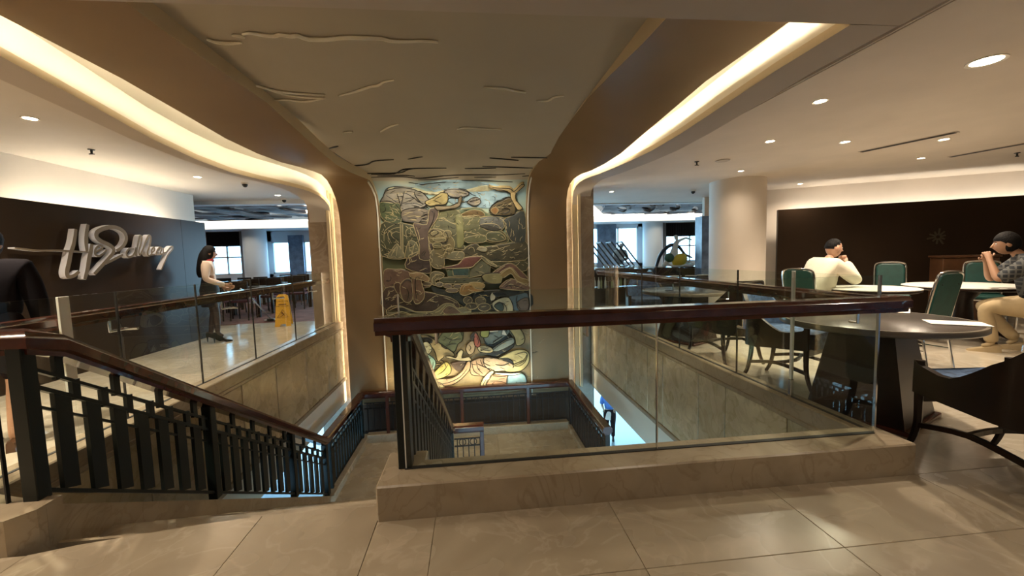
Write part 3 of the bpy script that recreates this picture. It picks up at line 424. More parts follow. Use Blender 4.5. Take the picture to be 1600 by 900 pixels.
STROKES=[(0,0.008,[(-1.319,6.323),(-1.306,5.974),(-1.343,5.714)]),
(0,0.007,[(-1.309,6.012),(-1.2,5.643)]),
(0,0.007,[(-1.312,6.051),(-1.459,5.873),(-1.667,5.87)]),
(0,0.007,[(-1.304,5.935),(-1.537,5.752)]),
(0,0.01,[(-0.704,6.099),(-0.889,5.941),(-1.009,5.779),(-1.019,5.697)]),
(0,0.008,[(-0.889,5.941),(-1.138,5.737),(-1.249,5.716)]),
(0,0.008,[(-0.872,5.98),(-1.081,5.919),(-1.235,5.917)]),
(0,0.007,[(-0.816,6.02),(-1.009,5.997),(-1.206,6.052)]),
(0,0.007,[(-1.03,5.798),(-1.204,5.816)]),
(0,0.008,[(-0.185,5.932),(-0.045,5.894),(0.194,5.835)]),
(0,0.007,[(-0.458,5.908),(-0.375,5.828),(-0.2,5.85)]),
(0,0.008,[(-1.593,5.751),(-1.512,5.613),(-1.318,5.566),(-0.989,5.621),(-0.831,5.721),(-0.641,5.743)]),
(0,0.008,[(-0.479,5.641),(-0.324,5.618),(-0.094,5.634),(0.019,5.752),(0.116,5.794)]),
(0,0.008,[(0.39,5.999),(0.592,5.862),(0.752,5.812)]),
(0,0.008,[(-1.098,5.467),(-0.881,5.51),(-0.614,5.458),(-0.236,5.412)]),
(0,0.008,[(-0.142,5.413),(0.198,5.419),(0.582,5.462),(0.796,5.482)]),
(0,0.008,[(-1.675,5.138),(-1.288,5.119),(-1.045,4.816),(-0.681,4.731)]),
(0,0.009,[(-1.711,5.283),(-1.175,5.274),(-0.858,5.331),(-0.337,5.231),(0.104,5.212),(0.568,5.224),(0.994,5.174)]),
(0,0.007,[(-1.592,5.227),(-1.163,5.209),(-0.957,5.261)]),
(0,0.007,[(0.085,5.311),(0.479,5.31)]),
(0,0.007,[(-0.919,5.382),(-0.605,5.37),(-0.194,5.307)]),
(0,0.007,[(-0.072,4.802),(0.449,4.771)]),
(0,0.007,[(0.951,5.29),(1.214,5.259)]),
(1,0.012,[(-1.417,0.779),(-1.365,0.762),(-1.302,0.782),(-1.232,0.79),(-1.186,0.771),(-1.126,0.785),(-1.078,0.777),(-1.026,0.818),(-0.911,0.815),(-0.779,0.786),(-0.656,0.786),(-0.549,0.79),(-0.492,0.817),(-0.381,0.818),(-0.284,0.807),(-0.18,0.818)]),
(1,0.01,[(-1.678,0.851),(-1.639,0.885),(-1.57,0.894),(-1.481,0.884)]),
(1,0.009,[(-1.492,0.797),(-1.451,0.8),(-1.426,0.822)]),
(1,0.009,[(-1.83,1.553),(-1.736,1.583),(-1.632,1.687),(-1.455,1.739),(-1.251,1.765)]),
(1,0.007,[(-1.682,1.669),(-1.539,1.794),(-1.289,1.842)]),
(1,0.008,[(-1.812,1.896),(-1.622,1.891),(-1.488,1.922),(-1.277,1.836)]),
(1,0.009,[(-1.142,1.778),(-1.018,1.71),(-0.919,1.645),(-0.82,1.572),(-0.743,1.541),(-0.678,1.468),(-0.593,1.433)]),
(1,0.009,[(0.151,1.551),(0.331,1.576),(0.42,1.614),(0.533,1.653)]),
(1,0.008,[(0.664,1.848),(0.768,1.845),(0.819,1.756),(0.904,1.725)]),
(1,0.008,[(-1.405,2.756),(-1.292,2.732)]),
(1,0.008,[(-0.988,2.73),(-0.864,2.577),(-0.743,2.482)]),
(1,0.008,[(-0.119,2.645),(-0.023,2.591),(0.139,2.619),(0.387,2.648)]),
(0,0.008,[(-1.777,3.383),(-1.631,3.28)]),
(0,0.008,[(-2.021,4.52),(-1.594,4.41),(-1.382,4.117),(-1.087,4.018)]),
(0,0.008,[(-2.004,5.082),(-1.207,5.075),(-0.921,4.775),(-0.373,4.749)]),
(0,0.007,[(0.304,3.926),(0.75,4.11)]),
(0,0.007,[(0.216,4.592),(1.077,4.801)]),
(0,0.007,[(0.617,3.881),(1.162,3.941)]),
(0,0.006,[(-0.877,3.988),(-0.652,3.827)]),
(1,0.008,[(-1.656,6.883),(-1.538,6.846),(-1.417,6.751)]),
(1,0.008,[(-1.239,7.093),(-1.177,7.035),(-1.191,6.915),(-1.012,6.84)]),
(1,0.008,[(-0.735,6.808),(-0.8,6.946),(-0.763,7.007),(-0.786,7.086)]),
(1,0.008,[(-0.763,7.469),(-0.778,7.367),(-0.676,7.29),(-0.557,7.314)]),
(1,0.008,[(-0.722,7.45),(-0.72,7.389),(-0.639,7.352)]),
(1,0.01,[(-1.652,7.97),(-1.472,7.89),(-1.316,7.913),(-1.123,7.992)]),
(1,0.01,[(-1.185,8.06),(-0.987,8.068),(-0.865,7.992),(-0.706,8.009),(-0.54,7.883)]),
(1,0.008,[(-0.26,7.924),(-0.119,7.951),(-0.093,8.065)]),
(0,0.012,[(-0.744,8.585),(-0.614,8.71),(-0.424,8.83)]),
(0,0.009,[(-0.781,9.001),(-0.682,8.966),(-0.607,9.03),(-0.59,9.092)]),
(0,0.008,[(-0.812,9.039),(-0.704,9.025),(-0.649,9.088)]),
(0,0.008,[(-0.814,9.089),(-0.745,9.073),(-0.688,9.096)]),
(0,0.009,[(0.02,9.064),(0.156,9.132),(0.313,9.198)]),
(0,0.008,[(0.182,8.952),(0.159,9.052),(0.276,9.119)]),
(0,0.009,[(0.377,9.094),(0.516,9.122),(0.657,9.078)]),
(0,0.012,[(0.391,9.257),(0.652,9.282),(0.854,9.277)]),
(1,0.008,[(0.085,9.474),(0.149,9.355)]),
(0,0.007,[(0.114,9.496),(0.188,9.378)]),
(0,0.007,[(0.144,9.508),(0.228,9.38)]),
(0,0.008,[(-1.052,9.006),(-0.989,8.89),(-0.947,8.813)]),
(0,0.008,[(-0.746,9.324),(-0.639,9.33),(-0.562,9.355)]),
(0,0.008,[(-0.877,9.437),(-0.758,9.384),(-0.662,9.43),(-0.626,9.492)]),
(0,0.006,[(-0.951,8.684),(-0.922,8.679)]),
(0,0.01,[(-0.386,8.862),(-0.345,8.824),(-0.305,8.786)]),
(0,0.008,[(0.09,8.746),(0.248,8.764)]),
(0,0.008,[(0.089,8.786),(0.266,8.805)]),
(1,0.008,[(0.279,8.424),(0.458,8.402)]),
(0,0.01,[(0.288,8.735),(0.371,8.639),(0.533,8.546)]),
(1,0.008,[(-0.632,6.238),(-0.513,6.221),(-0.398,6.302),(-0.261,6.364)]),
(1,0.007,[(-0.235,6.19),(-0.116,6.2),(0.004,6.18),(0.144,6.197)]),
(1,0.008,[(0.183,6.217),(0.385,6.197),(0.566,6.24),(0.684,6.363)]),
(1,0.007,[(0.179,6.353),(0.32,6.34),(0.481,6.359),(0.58,6.441)]),
(1,0.007,[(-1.03,6.388),(-0.981,6.586),(-1.0,6.804),(-1.055,6.922)]),
(1,0.007,[(-0.8,6.492),(-0.806,6.729),(-0.75,6.93)]),
(1,0.006,[(-1.643,6.63),(-1.614,6.435),(-1.435,6.321)]),
(1,0.006,[(-1.51,6.673),(-1.569,6.494),(-1.458,6.399),(-1.302,6.373)]),
(1,0.006,[(-1.448,6.595),(-1.502,6.515),(-1.422,6.458),(-1.346,6.48)]),
(1,0.006,[(-1.216,6.601),(-1.228,6.443),(-1.108,6.386),(-1.033,6.447)]),
(1,0.006,[(-1.168,6.839),(-1.18,6.681),(-1.117,6.583)]),
(1,0.006,[(-1.131,6.88),(-1.085,6.722),(-1.023,6.645)]),
(1,0.006,[(-1.425,6.912),(-1.409,6.793),(-1.376,6.696)]),
(1,0.006,[(-1.522,6.909),(-1.468,6.812),(-1.396,6.715)]),
(0,0.008,[(-0.801,6.511),(-0.719,6.438),(-0.623,6.495),(-0.724,6.557),(-0.782,6.522)]),
(0,0.008,[(-0.562,6.457),(-0.475,6.499),(-0.44,6.609)]),
(0,0.008,[(-0.728,6.652),(-0.572,6.699),(-0.452,6.662)]),
(1,0.006,[(-0.804,6.59),(-0.648,6.614),(-0.489,6.598)]),
(1,0.006,[(-0.712,6.732),(-0.574,6.755),(-0.414,6.719)]),
(1,0.007,[(-0.542,6.936),(-0.478,6.817),(-0.358,6.801),(-0.341,6.881)]),
(1,0.007,[(-0.303,6.942),(-0.24,6.864),(-0.161,6.89)]),
(1,0.007,[(0.082,6.832),(0.265,6.796),(0.427,6.784),(0.673,6.73)]),
(1,0.007,[(0.28,6.938),(0.466,6.852),(0.734,6.768)]),
(1,0.007,[(-0.127,6.506),(-0.007,6.509),(0.271,6.595)]),
(1,0.006,[(0.645,6.322),(0.682,6.443),(0.638,6.563)]),
(0,0.009,[(0.45,5.591),(0.627,5.619),(0.75,5.698),(0.794,5.885),(0.894,6.047)]),
(0,0.008,[(0.849,5.7),(0.864,5.866),(0.976,6.028)]),
(0,0.009,[(0.59,6.081),(0.671,6.043),(0.752,6.084),(0.67,6.142),(0.609,6.121)]),
(0,0.009,[(0.652,6.003),(0.713,5.985),(0.773,6.015)]),
(0,0.009,[(0.568,6.141),(0.69,6.172),(0.792,6.144)]),
(0,0.008,[(-1.065,6.299),(-0.909,6.282),(-0.811,6.294)]),
(0,0.008,[(-0.684,6.1),(-0.712,6.256),(-0.797,6.413)]),
(0,0.007,[(-1.527,6.241),(-1.415,6.321),(-1.298,6.294),(-1.068,6.358)]),
(1,0.009,[(-0.591,7.164),(-0.31,7.124),(-0.145,6.984),(0.178,6.969),(0.317,7.078),(0.457,7.153)]),
(1,0.008,[(-0.559,7.35),(-0.058,7.383)]),
(1,0.007,[(-0.508,7.175),(-0.475,7.341)]),
(1,0.007,[(-0.031,7.189),(-0.058,7.371)]),
(1,0.007,[(-0.383,7.189),(-0.378,7.33)]),
(0,0.007,[(-1.354,7.468),(-1.252,7.376),(-1.157,7.439),(-1.175,7.615)]),
(0,0.007,[(-1.072,7.318),(-1.099,7.477),(-1.083,7.76)]),
(0,0.007,[(-0.961,7.482),(-0.928,7.705)]),
(0,0.007,[(-1.278,7.511),(-1.225,7.634),(-1.271,7.773)]),
(1,0.007,[(-1.168,7.264),(-0.991,7.25),(-0.847,7.355),(-0.87,7.421)]),
(1,0.008,[(0.432,7.295),(0.661,7.143),(0.805,7.157),(1.046,7.411)]),
(1,0.008,[(0.533,7.329),(0.721,7.216),(0.861,7.364),(1.066,7.463)]),
(1,0.008,[(0.546,7.575),(0.735,7.442),(0.899,7.495),(1.063,7.577)]),
(0,0.007,[(0.565,7.617),(0.732,7.54),(1.02,7.633)]),
(1,0.007,[(-0.208,7.62),(-0.165,7.53),(-0.043,7.504)]),
(1,0.007,[(-0.106,7.593),(0.034,7.643),(0.197,7.628)]),
(0,0.008,[(0.412,7.92),(0.517,7.873),(0.617,7.949),(0.635,8.064)]),
(0,0.008,[(0.704,7.808),(0.763,7.934),(0.749,8.058)]),
(0,0.008,[(0.851,7.751),(0.826,7.874),(0.906,8.023)]),
(1,0.006,[(-0.896,7.808),(-0.693,7.694),(-0.456,7.784)]),
(1,0.006,[(-0.575,7.739),(-0.377,7.828),(-0.18,7.958)]),
(0,0.008,[(-1.53,7.864),(-1.318,7.953),(-1.123,8.002)]),
(0,0.008,[(-0.987,8.068),(-0.867,8.053),(-0.709,8.08)]),
(0,0.008,[(-0.584,7.983),(-0.501,7.915),(-0.401,7.929)]),
(0,0.007,[(-0.93,8.873),(-0.879,9.036),(-0.923,9.233)]),
(0,0.007,[(-0.819,8.979),(-0.861,9.157)]),
(0,0.006,[(-0.897,8.637),(-0.849,8.699),(-0.867,8.737),(-0.896,8.74)]),
(0,0.006,[(-0.917,8.779),(-0.884,8.776)]),
(0,0.008,[(-0.993,8.557),(-0.897,8.538),(-0.838,8.62)]),
(0,0.007,[(-0.752,9.243),(-0.632,9.17),(-0.55,9.054)]),
(0,0.007,[(-0.657,9.309),(-0.556,9.214)]),
(0,0.008,[(-0.721,9.426),(-0.524,9.397),(-0.324,9.308),(-0.181,9.154)]),
(0,0.008,[(-0.078,9.039),(-0.044,9.202),(0.072,9.29)]),
(0,0.007,[(0.002,9.003),(0.036,9.166),(0.132,9.273)]),
(0,0.007,[(0.082,8.987),(0.136,9.131)]),
(0,0.008,[(0.736,9.148),(0.961,9.044),(1.014,8.93),(0.945,8.874),(0.762,8.925)]),
(0,0.008,[(0.27,9.311),(0.449,9.342),(0.629,9.352)]),
(0,0.008,[(0.626,9.346),(0.596,9.549)]),
(0,0.007,[(0.266,9.423),(0.426,9.433),(0.585,9.483)]),
(0,0.009,[(-0.677,8.37),(-0.733,8.546)]),
(0,0.008,[(-0.289,8.368),(-0.237,8.549)]),
(0,0.009,[(0.597,8.408),(0.77,8.642),(0.707,8.736)]),
(0,0.008,[(0.346,8.799),(0.57,8.652),(0.751,8.601)]),
(0,0.008,[(0.424,8.843),(0.606,8.781),(0.748,8.718)]),
(0,0.007,[(0.088,8.816),(0.168,8.78)]),
(0,0.006,[(0.17,8.709),(0.288,8.755)]),
(0,0.006,[(0.075,9.473),(0.118,9.374),(0.171,9.296)]),
(0,0.006,[(0.185,9.48),(0.248,9.361),(0.311,9.263)]),
(0,0.008,[(0.182,8.952),(0.36,8.981),(0.558,9.032),(0.697,9.091)]),
(0,0.008,[(0.158,9.092),(0.293,9.211),(0.513,9.223)]),
(0,0.007,[(-0.574,8.692),(-0.456,8.658),(-0.339,8.664)]),
(0,0.007,[(-0.605,8.492),(-0.453,8.579),(-0.277,8.567)]),
(0,0.008,[(-0.428,8.94),(-0.312,8.99),(-0.116,9.007)]),
(0,0.006,[(-0.124,8.675),(-0.087,8.737),(-0.119,8.795)]),
(0,0.006,[(0.029,8.522),(0.065,8.604),(0.043,8.683)])]
SIGN=[(0.05,0.05,[(0.685,1.793),(0.664,1.699),(0.637,1.605),(0.593,1.5),(0.559,1.385),(0.529,1.294),(0.526,1.231),(0.551,1.215),(0.608,1.231),(0.669,1.278)]),
(0.05,0.06,[(0.843,1.864),(0.814,1.754),(0.795,1.634),(0.795,1.526)]),
(0.055,0.06,[(0.865,1.618),(0.843,1.527),(0.813,1.442),(0.777,1.31),(0.727,1.178)]),
(0.022,0.03,[(0.02,1.549),(0.232,1.525),(0.427,1.529),(0.639,1.523),(0.859,1.513)]),
(0.03,0.03,[(0.896,1.516),(0.962,1.547),(1.007,1.582),(0.966,1.601),(0.911,1.559),(0.892,1.497),(0.941,1.469),(1.011,1.505),(1.059,1.549)]),
(0.055,0.05,[(0.856,1.237),(0.964,1.336),(1.08,1.442),(1.144,1.506),(1.158,1.564),(1.1,1.617),(1.0,1.656),(0.942,1.707),(0.949,1.769),(1.03,1.82),(1.152,1.854),(1.261,1.847),(1.348,1.794),(1.367,1.709),(1.321,1.621),(1.243,1.56),(1.193,1.543)]),
(0.035,0.04,[(1.026,1.369),(1.145,1.423),(1.292,1.488)]),
(0.03,0.03,[(1.479,1.571),(1.396,1.57),(1.345,1.509),(1.368,1.458),(1.437,1.469),(1.489,1.531),(1.512,1.593),(1.487,1.51),(1.505,1.463)]),
(0.03,0.03,[(1.506,1.469),(1.526,1.579),(1.562,1.69),(1.593,1.758),(1.621,1.748),(1.597,1.65),(1.549,1.539),(1.558,1.477)]),
(0.03,0.03,[(1.558,1.477),(1.619,1.568),(1.69,1.696),(1.749,1.772),(1.779,1.75),(1.749,1.627),(1.696,1.527),(1.715,1.477),(1.767,1.499)]),
(0.025,0.03,[(1.77,1.521),(1.825,1.558),(1.822,1.601),(1.781,1.571),(1.772,1.499),(1.83,1.497)]),
(0.025,0.03,[(1.84,1.493),(1.888,1.573),(1.935,1.604),(1.97,1.59),(1.936,1.53),(1.959,1.498),(1.993,1.531)]),
(0.025,0.03,[(2.001,1.598),(1.993,1.531),(2.044,1.529),(2.128,1.601),(2.184,1.625),(2.183,1.587),(2.078,1.495),(2.011,1.397),(1.923,1.265)])]
# ------------------------------------------------------------------ large structure: floors
def tiles(parent, x0, x1, y0, y1, gx=.67, gy=1.505, s=.9, mt='marble_floor', z=0, t=.014):
    full = None; g = .0010
    k0 = math.floor((x0-gx)/s); k1 = math.ceil((x1-gx)/s); j0 = math.floor((y0-gy)/s); j1 = math.ceil((y1-gy)/s)
    for k in range(k0,k1):
        for j in range(j0,j1):
            a,b = max(x0,gx+k*s), min(x1,gx+(k+1)*s); c,d = max(y0,gy+j*s), min(y1,gy+(j+1)*s)
            if b-a < .02 or d-c < .02: continue
            if abs(b-a-s) < 1e-6 and abs(d-c-s) < 1e-6:
                if not full: full = MB().bbox(0+g,s-g,0+g,s-g,-t,0,.0018).build('tile', mt, parent, loc=(a,c,z))
                else:
                    o = full.copy(); COL.objects.link(o); o.location = (a,c,z)
            else: MB().bbox(g,b-a-g,g,d-c-g,-t,0,.0018).build('tile', mt, parent, loc=(a,c,z))
fl = struct(MB().box(-9,12.6,-3.2,1.505,-.3,-.013).box(-9,-2.08,1.505,1.95,-.3,-.013).box(-.52,12.6,1.505,1.966,-.3,-.013).prism([(-2.08,1.505),(-.52,1.505),(-.52,2.10),(-.9,2.11),(-1.4,2.075),(-1.9,1.995),(-2.08,1.95)],-.16,-.013).build('floor','grout'))
tiles(fl,-6.5,-2.08,.605,1.95); tiles(fl,-2.08,-.52,.605,1.505); tiles(fl,-.52,7.0,.605,1.966)
for a,b,ya,yb in ((-2.08,-1.13,1.95,None),(-1.13,-.52,None,None)):
    edge = [(-.52,2.10),(-.9,2.11),(-1.13,2.10),(-1.4,2.075),(-1.9,1.995),(-2.08,1.95)]
    pts = [(a+.002,1.507),(b-.002,1.507)]+[(min(max(x,a+.002),b-.002),y) for x,y in edge if a-.01 <= x <= b+.01]
    MB().prism(pts,-.05,0).build('nosing_slab','marble_floor',fl)
f2 = struct(MB().box(2.48,12.6,1.966,10.2,-.3,-.013).box(2.41,12.6,7.8,10.2,-.3,-.014).build('floor_right','grout')); tiles(f2,2.48,10.6,1.966,10.2,mt='marble_light')
f3 = struct(MB().box(-9,-2.70,1.95,9.3,-.3,-.013).build('floor_left','grout')); tiles(f3,-5.2,-2.70,1.95,9.3,mt='marble_light')
f4 = struct(MB().box(-14,-3,9.3,16,-.3,0).build('floor_carpet','carpet'))
f5 = struct(MB().box(2.41,14,10.2,16,-.3,0).build('floor_dining','marble_light'))
f6 = struct(MB().box(-22,22,-6,34,-4.4,-4.25).build('floor_lower','lower_floor'))
# ------------------------------------------------------------------ curbs and the stair well walls
t1 = struct(MB().bbox(-.52,2.48,1.966,2.215,-.02,.18,.008).bbox(-.52,-.30,2.2,2.33,-.3,.178,.006).build('trim_1','marble_curb'), 'pale marble curb under the near glass guard')
t2 = struct(MB().bbox(2.34,2.48,2.215,7.84,.02,.175,.008).build('trim_2','marble_curb'), 'pale marble curb along the dining side of the well')
t3 = struct(MB().bbox(-2.72,-2.50,2.2,7.84,.02,.175,.008).build('trim_3','marble_curb'), 'pale marble curb along the lettered wall side of the well')
t4 = struct(MB().prism([(-2.16,1.95),(-2.10,2.03),(-2.10,2.15),(-2.28,2.15),(-2.72,2.3),(-2.95,2.3),(-2.95,1.95)],-.6,.17).build('trim_4','marble_curb'), 'marble curb block at the head of the stair')
def well_wall(name, x, sgn, y0, y1, seams):
    w = struct(MB().box(min(x,x-sgn*.25),max(x,x-sgn*.25),y0,y1,-1.37,-.28).build(name,'cream_trim'))
    f = x+sgn*.018; lo,hi = min(x,f),max(x,f)
    ys = [y0+.02]+seams+[y1-.02]
    for a,b in zip(ys,ys[1:]):
        MB().bbox(lo,hi,a+.006,b-.006,-.89,.02,.006).build('panel','marble_panel',w)
    MB().bbox(min(x,x+sgn*.035),max(x,x+sgn*.035),y0,y1,-.955,-.895,.008).build('moulding','marble_curb',w)
    MB().bbox(min(x,x+sgn*.03),max(x,x+sgn*.03),y0,y1,.022,.06,.006).build('moulding','marble_curb',w)
    MB().box(min(x-sgn*.05,x+sgn*.01),max(x-sgn*.05,x+sgn*.01),y0,y1,-1.37,-.96).build('plinth_band','cream',w)
    MB().bbox(min(x,x+sgn*.03),max(x,x+sgn*.03),y1-.5,y1-.36,-.88,.02,.004).build('end_strip','cream_trim',w)
    return w
well_wall('wall_left', -2.52, 1, 2.3, 7.84, [3.2,4.0,4.45,5.2,6.1,6.95])
well_wall('wall_right', 2.36, -1, 2.34, 7.84, [2.75,3.5,3.95,4.75,5.2,5.95,6.9])
struct(MB().box(-.52,2.4,2.05,2.205,-1.37,-.02).build('wall_near','cream_trim'))
struct(MB().box(-9,-2.72,1.0,9.3,-1.37,-.31).box(2.5,12.6,1.0,16,-1.37,-.31).box(-9,12.6,-3.2,1.9,-1.37,-.31).box(-14,-3,9.3,16,-1.37,-.31).build('ceiling_lower','dining_plaster'))
# ------------------------------------------------------------------ stair
st = struct(MB().box(-2.1,-.5,5.6,5.75,-2.5,-2.16).build('staircase','marble_curb'), 'marble stair going down to the half landing')
nst = 13; rise = 2.15/nst; go = 3.65/nst
for i in range(nst-1):
    z = -(i+1)*rise; y = 2.1+i*go
    MB().bbox(-2.12,-.44,y-.0,y+go+.03,z-.05,z,.006).build('tread','marble_floor',st)
    MB().box(-2.12,-.44,y,y+.02,z,z+rise-.05).build('riser','marble_curb',st)
def ztop(y): return .17-(y-2.15)*(2.22/3.6)
MB().hexa([(-2.28,2.07,-.6),(-2.098,2.07,-.6),(-2.10,5.8,-2.6),(-2.28,5.8,-2.6)],[(-2.28,2.07,.169),(-2.098,2.07,.169),(-2.10,5.8,ztop(5.8)),(-2.28,5.8,ztop(5.8))]).build('stringer','marble_curb',st)
MB().hexa([(-.46,2.36,-.5),(-.34,2.36,-.5),(-.34,5.75,-2.5),(-.46,5.75,-2.5)],[(-.46,2.36,ztop(2.36)),(-.34,2.36,ztop(2.36)),(-.34,5.75,-2.02),(-.46,5.75,-2.02)]).build('stringer','marble_curb',st)
for i in range(12):
    z = -2.15-(i+1)*(2.1/13); y = 5.75-i*go
    MB().bbox(.1,1.80,y-go-.03,y,z-.05,z,.006).build('tread','marble_floor',st)
MB().hexa([(1.78,2.0,-4.2),(1.92,2.0,-4.2),(1.92,5.75,-2.5),(1.78,5.75,-2.5)],[(1.78,2.0,-4.1),(1.92,2.0,-4.1),(1.92,5.75,-2.05),(1.78,5.75,-2.05)]).build('stringer','marble_curb',st)
ld = struct(MB().box(-2.28,1.92,5.75,7.86,-2.45,-2.164).build('landing','grout'))
tiles(ld,-2.12,1.80,5.75,7.62,gx=-2.12,gy=5.75,s=.62,z=-2.15)
MB().bbox(-2.28,-2.10,5.78,7.8,-2.4,-2.04,.01).build('kerb','marble_curb',ld); MB().bbox(1.78,1.94,5.6,7.8,-2.4,-2.06,.01).build('kerb','marble_curb',ld)
MB().bbox(-2.12,1.80,7.62,7.84,-2.4,-2.0,.01).build('kerb','marble_curb',ld)
# ------------------------------------------------------------------ the canopy: copper coves and painted ceiling
YS = [2.06,2.6,3.2,3.8,4.4,5.0,5.6,6.2,6.7,7.0]
VZ = [1.0,0,-1.45]
def path(X, zs, arc, yv, xv):
    xs = X if isinstance(X,list) else [X]*10
    P = [(xs[i],YS[i],zs[i]) for i in range(10)]+[(xv if i > 1 else (xs[9]+xv)/2,y,z) for i,(y,z) in enumerate(arc)]+[(xv,yv,z) for z in VZ]
    return [Vector(p) for p in P]
AL = path([-1.74]*10,[2.68,2.672,2.69,2.71,2.66,2.61,2.585,2.615,2.66,2.69],[(7.25,2.70),(7.5,2.64),(7.68,2.50),(7.77,2.32),(7.8,2.1)],7.8,-1.70)
AR = path([1.16,1.155,1.15,1.14,1.13,1.12,1.105,1.095,1.085,1.08],[2.63,2.665,2.73,2.78,2.78,2.77,2.772,2.785,2.785,2.77],[(7.25,2.74),(7.45,2.66),(7.62,2.50),(7.75,2.28),(7.8,2.05)],7.8,1.07)
BL = path(-2.43,[2.648,2.647,2.643,2.61,2.575,2.58,2.62,2.69,2.735,2.75],[(7.22,2.70),(7.42,2.60),(7.58,2.45),(7.70,2.22),(7.75,2.0)],7.75,-2.41)
BR = path([1.95,1.95,1.94,1.93,1.92,1.91,1.90,1.89,1.88,1.88],[2.665,2.673,2.685,2.645,2.61,2.57,2.578,2.615,2.67,2.685],[(7.25,2.685),(7.5,2.645),(7.66,2.55),(7.76,2.40),(7.8,2.15)],7.8,1.87)
DL = path([-2.57,-2.6,-2.65,-2.69,-2.72,-2.74,-2.73,-2.70,-2.66,-2.64],[2.508,2.51,2.459,2.396,2.367,2.371,2.406,2.45,2.475,2.48],[(7.35,2.46),(7.6,2.42),(7.72,2.34),(7.78,2.22),(7.8,2.05)],7.8,-2.58)
DR = path([2.07,2.07,2.06,2.06,2.05,2.04,2.03,2.02,2.01,2.01],[2.498,2.50,2.475,2.455,2.453,2.48,2.52,2.565,2.61,2.635],[(7.3,2.64),(7.55,2.62),(7.72,2.56),(7.8,2.46),(7.82,2.3)],7.82,2.0)
def normals(P):          # outward (up / back) normal in the YZ plane
    o = []
    for i in range(len(P)):
        d = P[min(i+1,len(P)-1)]-P[max(i-1,0)]; d.x = 0; d.normalize(); o.append(Vector((0,-d.z,d.y)))
    return o
def off(P, k, dx=0): return [p+n*k+Vector((dx,0,0)) for p,n in zip(P,normals(P))]
def lerp(A,B,n): return [[a.lerp(b,t/n) for t in range(n+1)] for a,b in zip(A,B)]
cp = struct(MB().grid(lerp(BL,AL,6)).build('ceiling_copper_left','copper',smooth=True), 'copper toned band curving from ceiling to wall left of the mural')
cq = struct(MB().grid(lerp(AR,BR,6)).build('ceiling_copper_right','copper',smooth=True), 'copper toned band curving from ceiling to wall right of the mural')
for nm,A,sx,par in (('left',AL,1,cp),('right',AR,-1,cq)):
    riser = [[p, p+n*.13] for p,n in zip(A,normals(A))]
    MB().grid(riser).build('riser','cream_trim',par,smooth=True)
    bead = [p-n*.004+Vector((-sx*.03,0,0)) for p,n in zip(A,normals(A))][10:]
    MB().bar(bead,.06,.02,up=(1,0,0)).build('edge_trim','cream',par)
for nm,B,D,sx,par in (('left',BL,DL,-1,cp),('right',BR,DR,1,cq)):
    Bi = off(B,.17,-sx*.14); Do = off(D,.27); D1 = off(D,.055); D2 = off(D,.12)
    back = [[a,a.lerp(b,.5),b+Vector((sx*.03,0,0))] for a,b in zip(Bi,Do)]
    MB().grid(back).build('cove_back','cream',par,smooth=True)
    MB().grid([[d,d1] for d,d1 in zip(D,D1)]).build('lip_face','cream_trim',par,smooth=True)
    MB().grid([[d1,d1+Vector((sx*.012,0,0)),d2+Vector((sx*.012,0,0)),d2+Vector((sx*.03,0,0)),o+Vector((sx*.03,0,0))] for d1,d2,o in zip(D1,D2,Do)]).build('cove_face','cream',par)
    MB().grid([[p,p+n*.03] for p,n in zip(B,normals(B))]).build('copper_upstand','copper',par,smooth=True)
    MB().tube([p for p in off(B,.07,-sx*.06)],.011,6).build('light_strip','cove_glow',par)
struct(MB().box(-2.9,2.41,2.02,2.058,2.51,3.2).build('trim_5','soffit'))
# soffit ribbons outside the coves
EL = [Vector((x,d.y,d.z)) for x,d in zip([-2.87,-2.87,-2.87,-2.86,-2.85,-2.85,-2.86,-2.88,-2.92,-2.95]+[-2.97]*8,DL)]
ER = [Vector((x,d.y,d.z)) for x,d in zip([2.35]*10+[2.36]*8,DR)]
so = struct(MB().grid([[e,d] for e,d in zip(EL,DL)][:15]).build('ceiling_soffit_left','soffit',smooth=True))
MB().grid([[e,e+Vector((-.02,0,.5))] for e in EL][:15]).build('outer_face','soffit',so,smooth=True)
sr = struct(MB().grid([[d,e] for d,e in zip(DR,ER)][:15]).build('ceiling_soffit_right','soffit',smooth=True))
MB().grid([[e,e+Vector((.02,0,.5))] for e in ER][:15]).build('outer_face','soffit',sr,smooth=True)
struct(MB().box(-2.87,2.36,-3.2,2.06,2.5,2.58).build('ceiling_near','soffit'))
struct(MB().box(2.36,12.6,-3.2,10.3,2.64,2.75).build('ceiling_lounge','lounge_plaster'))
struct(MB().box(-9,-2.87,-3.2,9.4,2.70,2.8).build('ceiling_left','plaster'))
struct(MB().box(-14,14,-3.3,16.2,3.35,3.45).build('roof_slab','soffit'))
tk = thing('partition_track','twin dark sliding partition track in the ceiling beside the cove','ceiling track',(2.385,0,2.5))
MB().box(0,.012,-3.1,3.62,0,.13).box(.055,.065,-3.1,3.6,.03,.13).box(.105,.12,-3.1,3.58,.04,.14).build('rail','lounge_plaster',tk)
MB().box(.012,.105,-3.1,3.6,.11,.13).build('channel','black',tk)
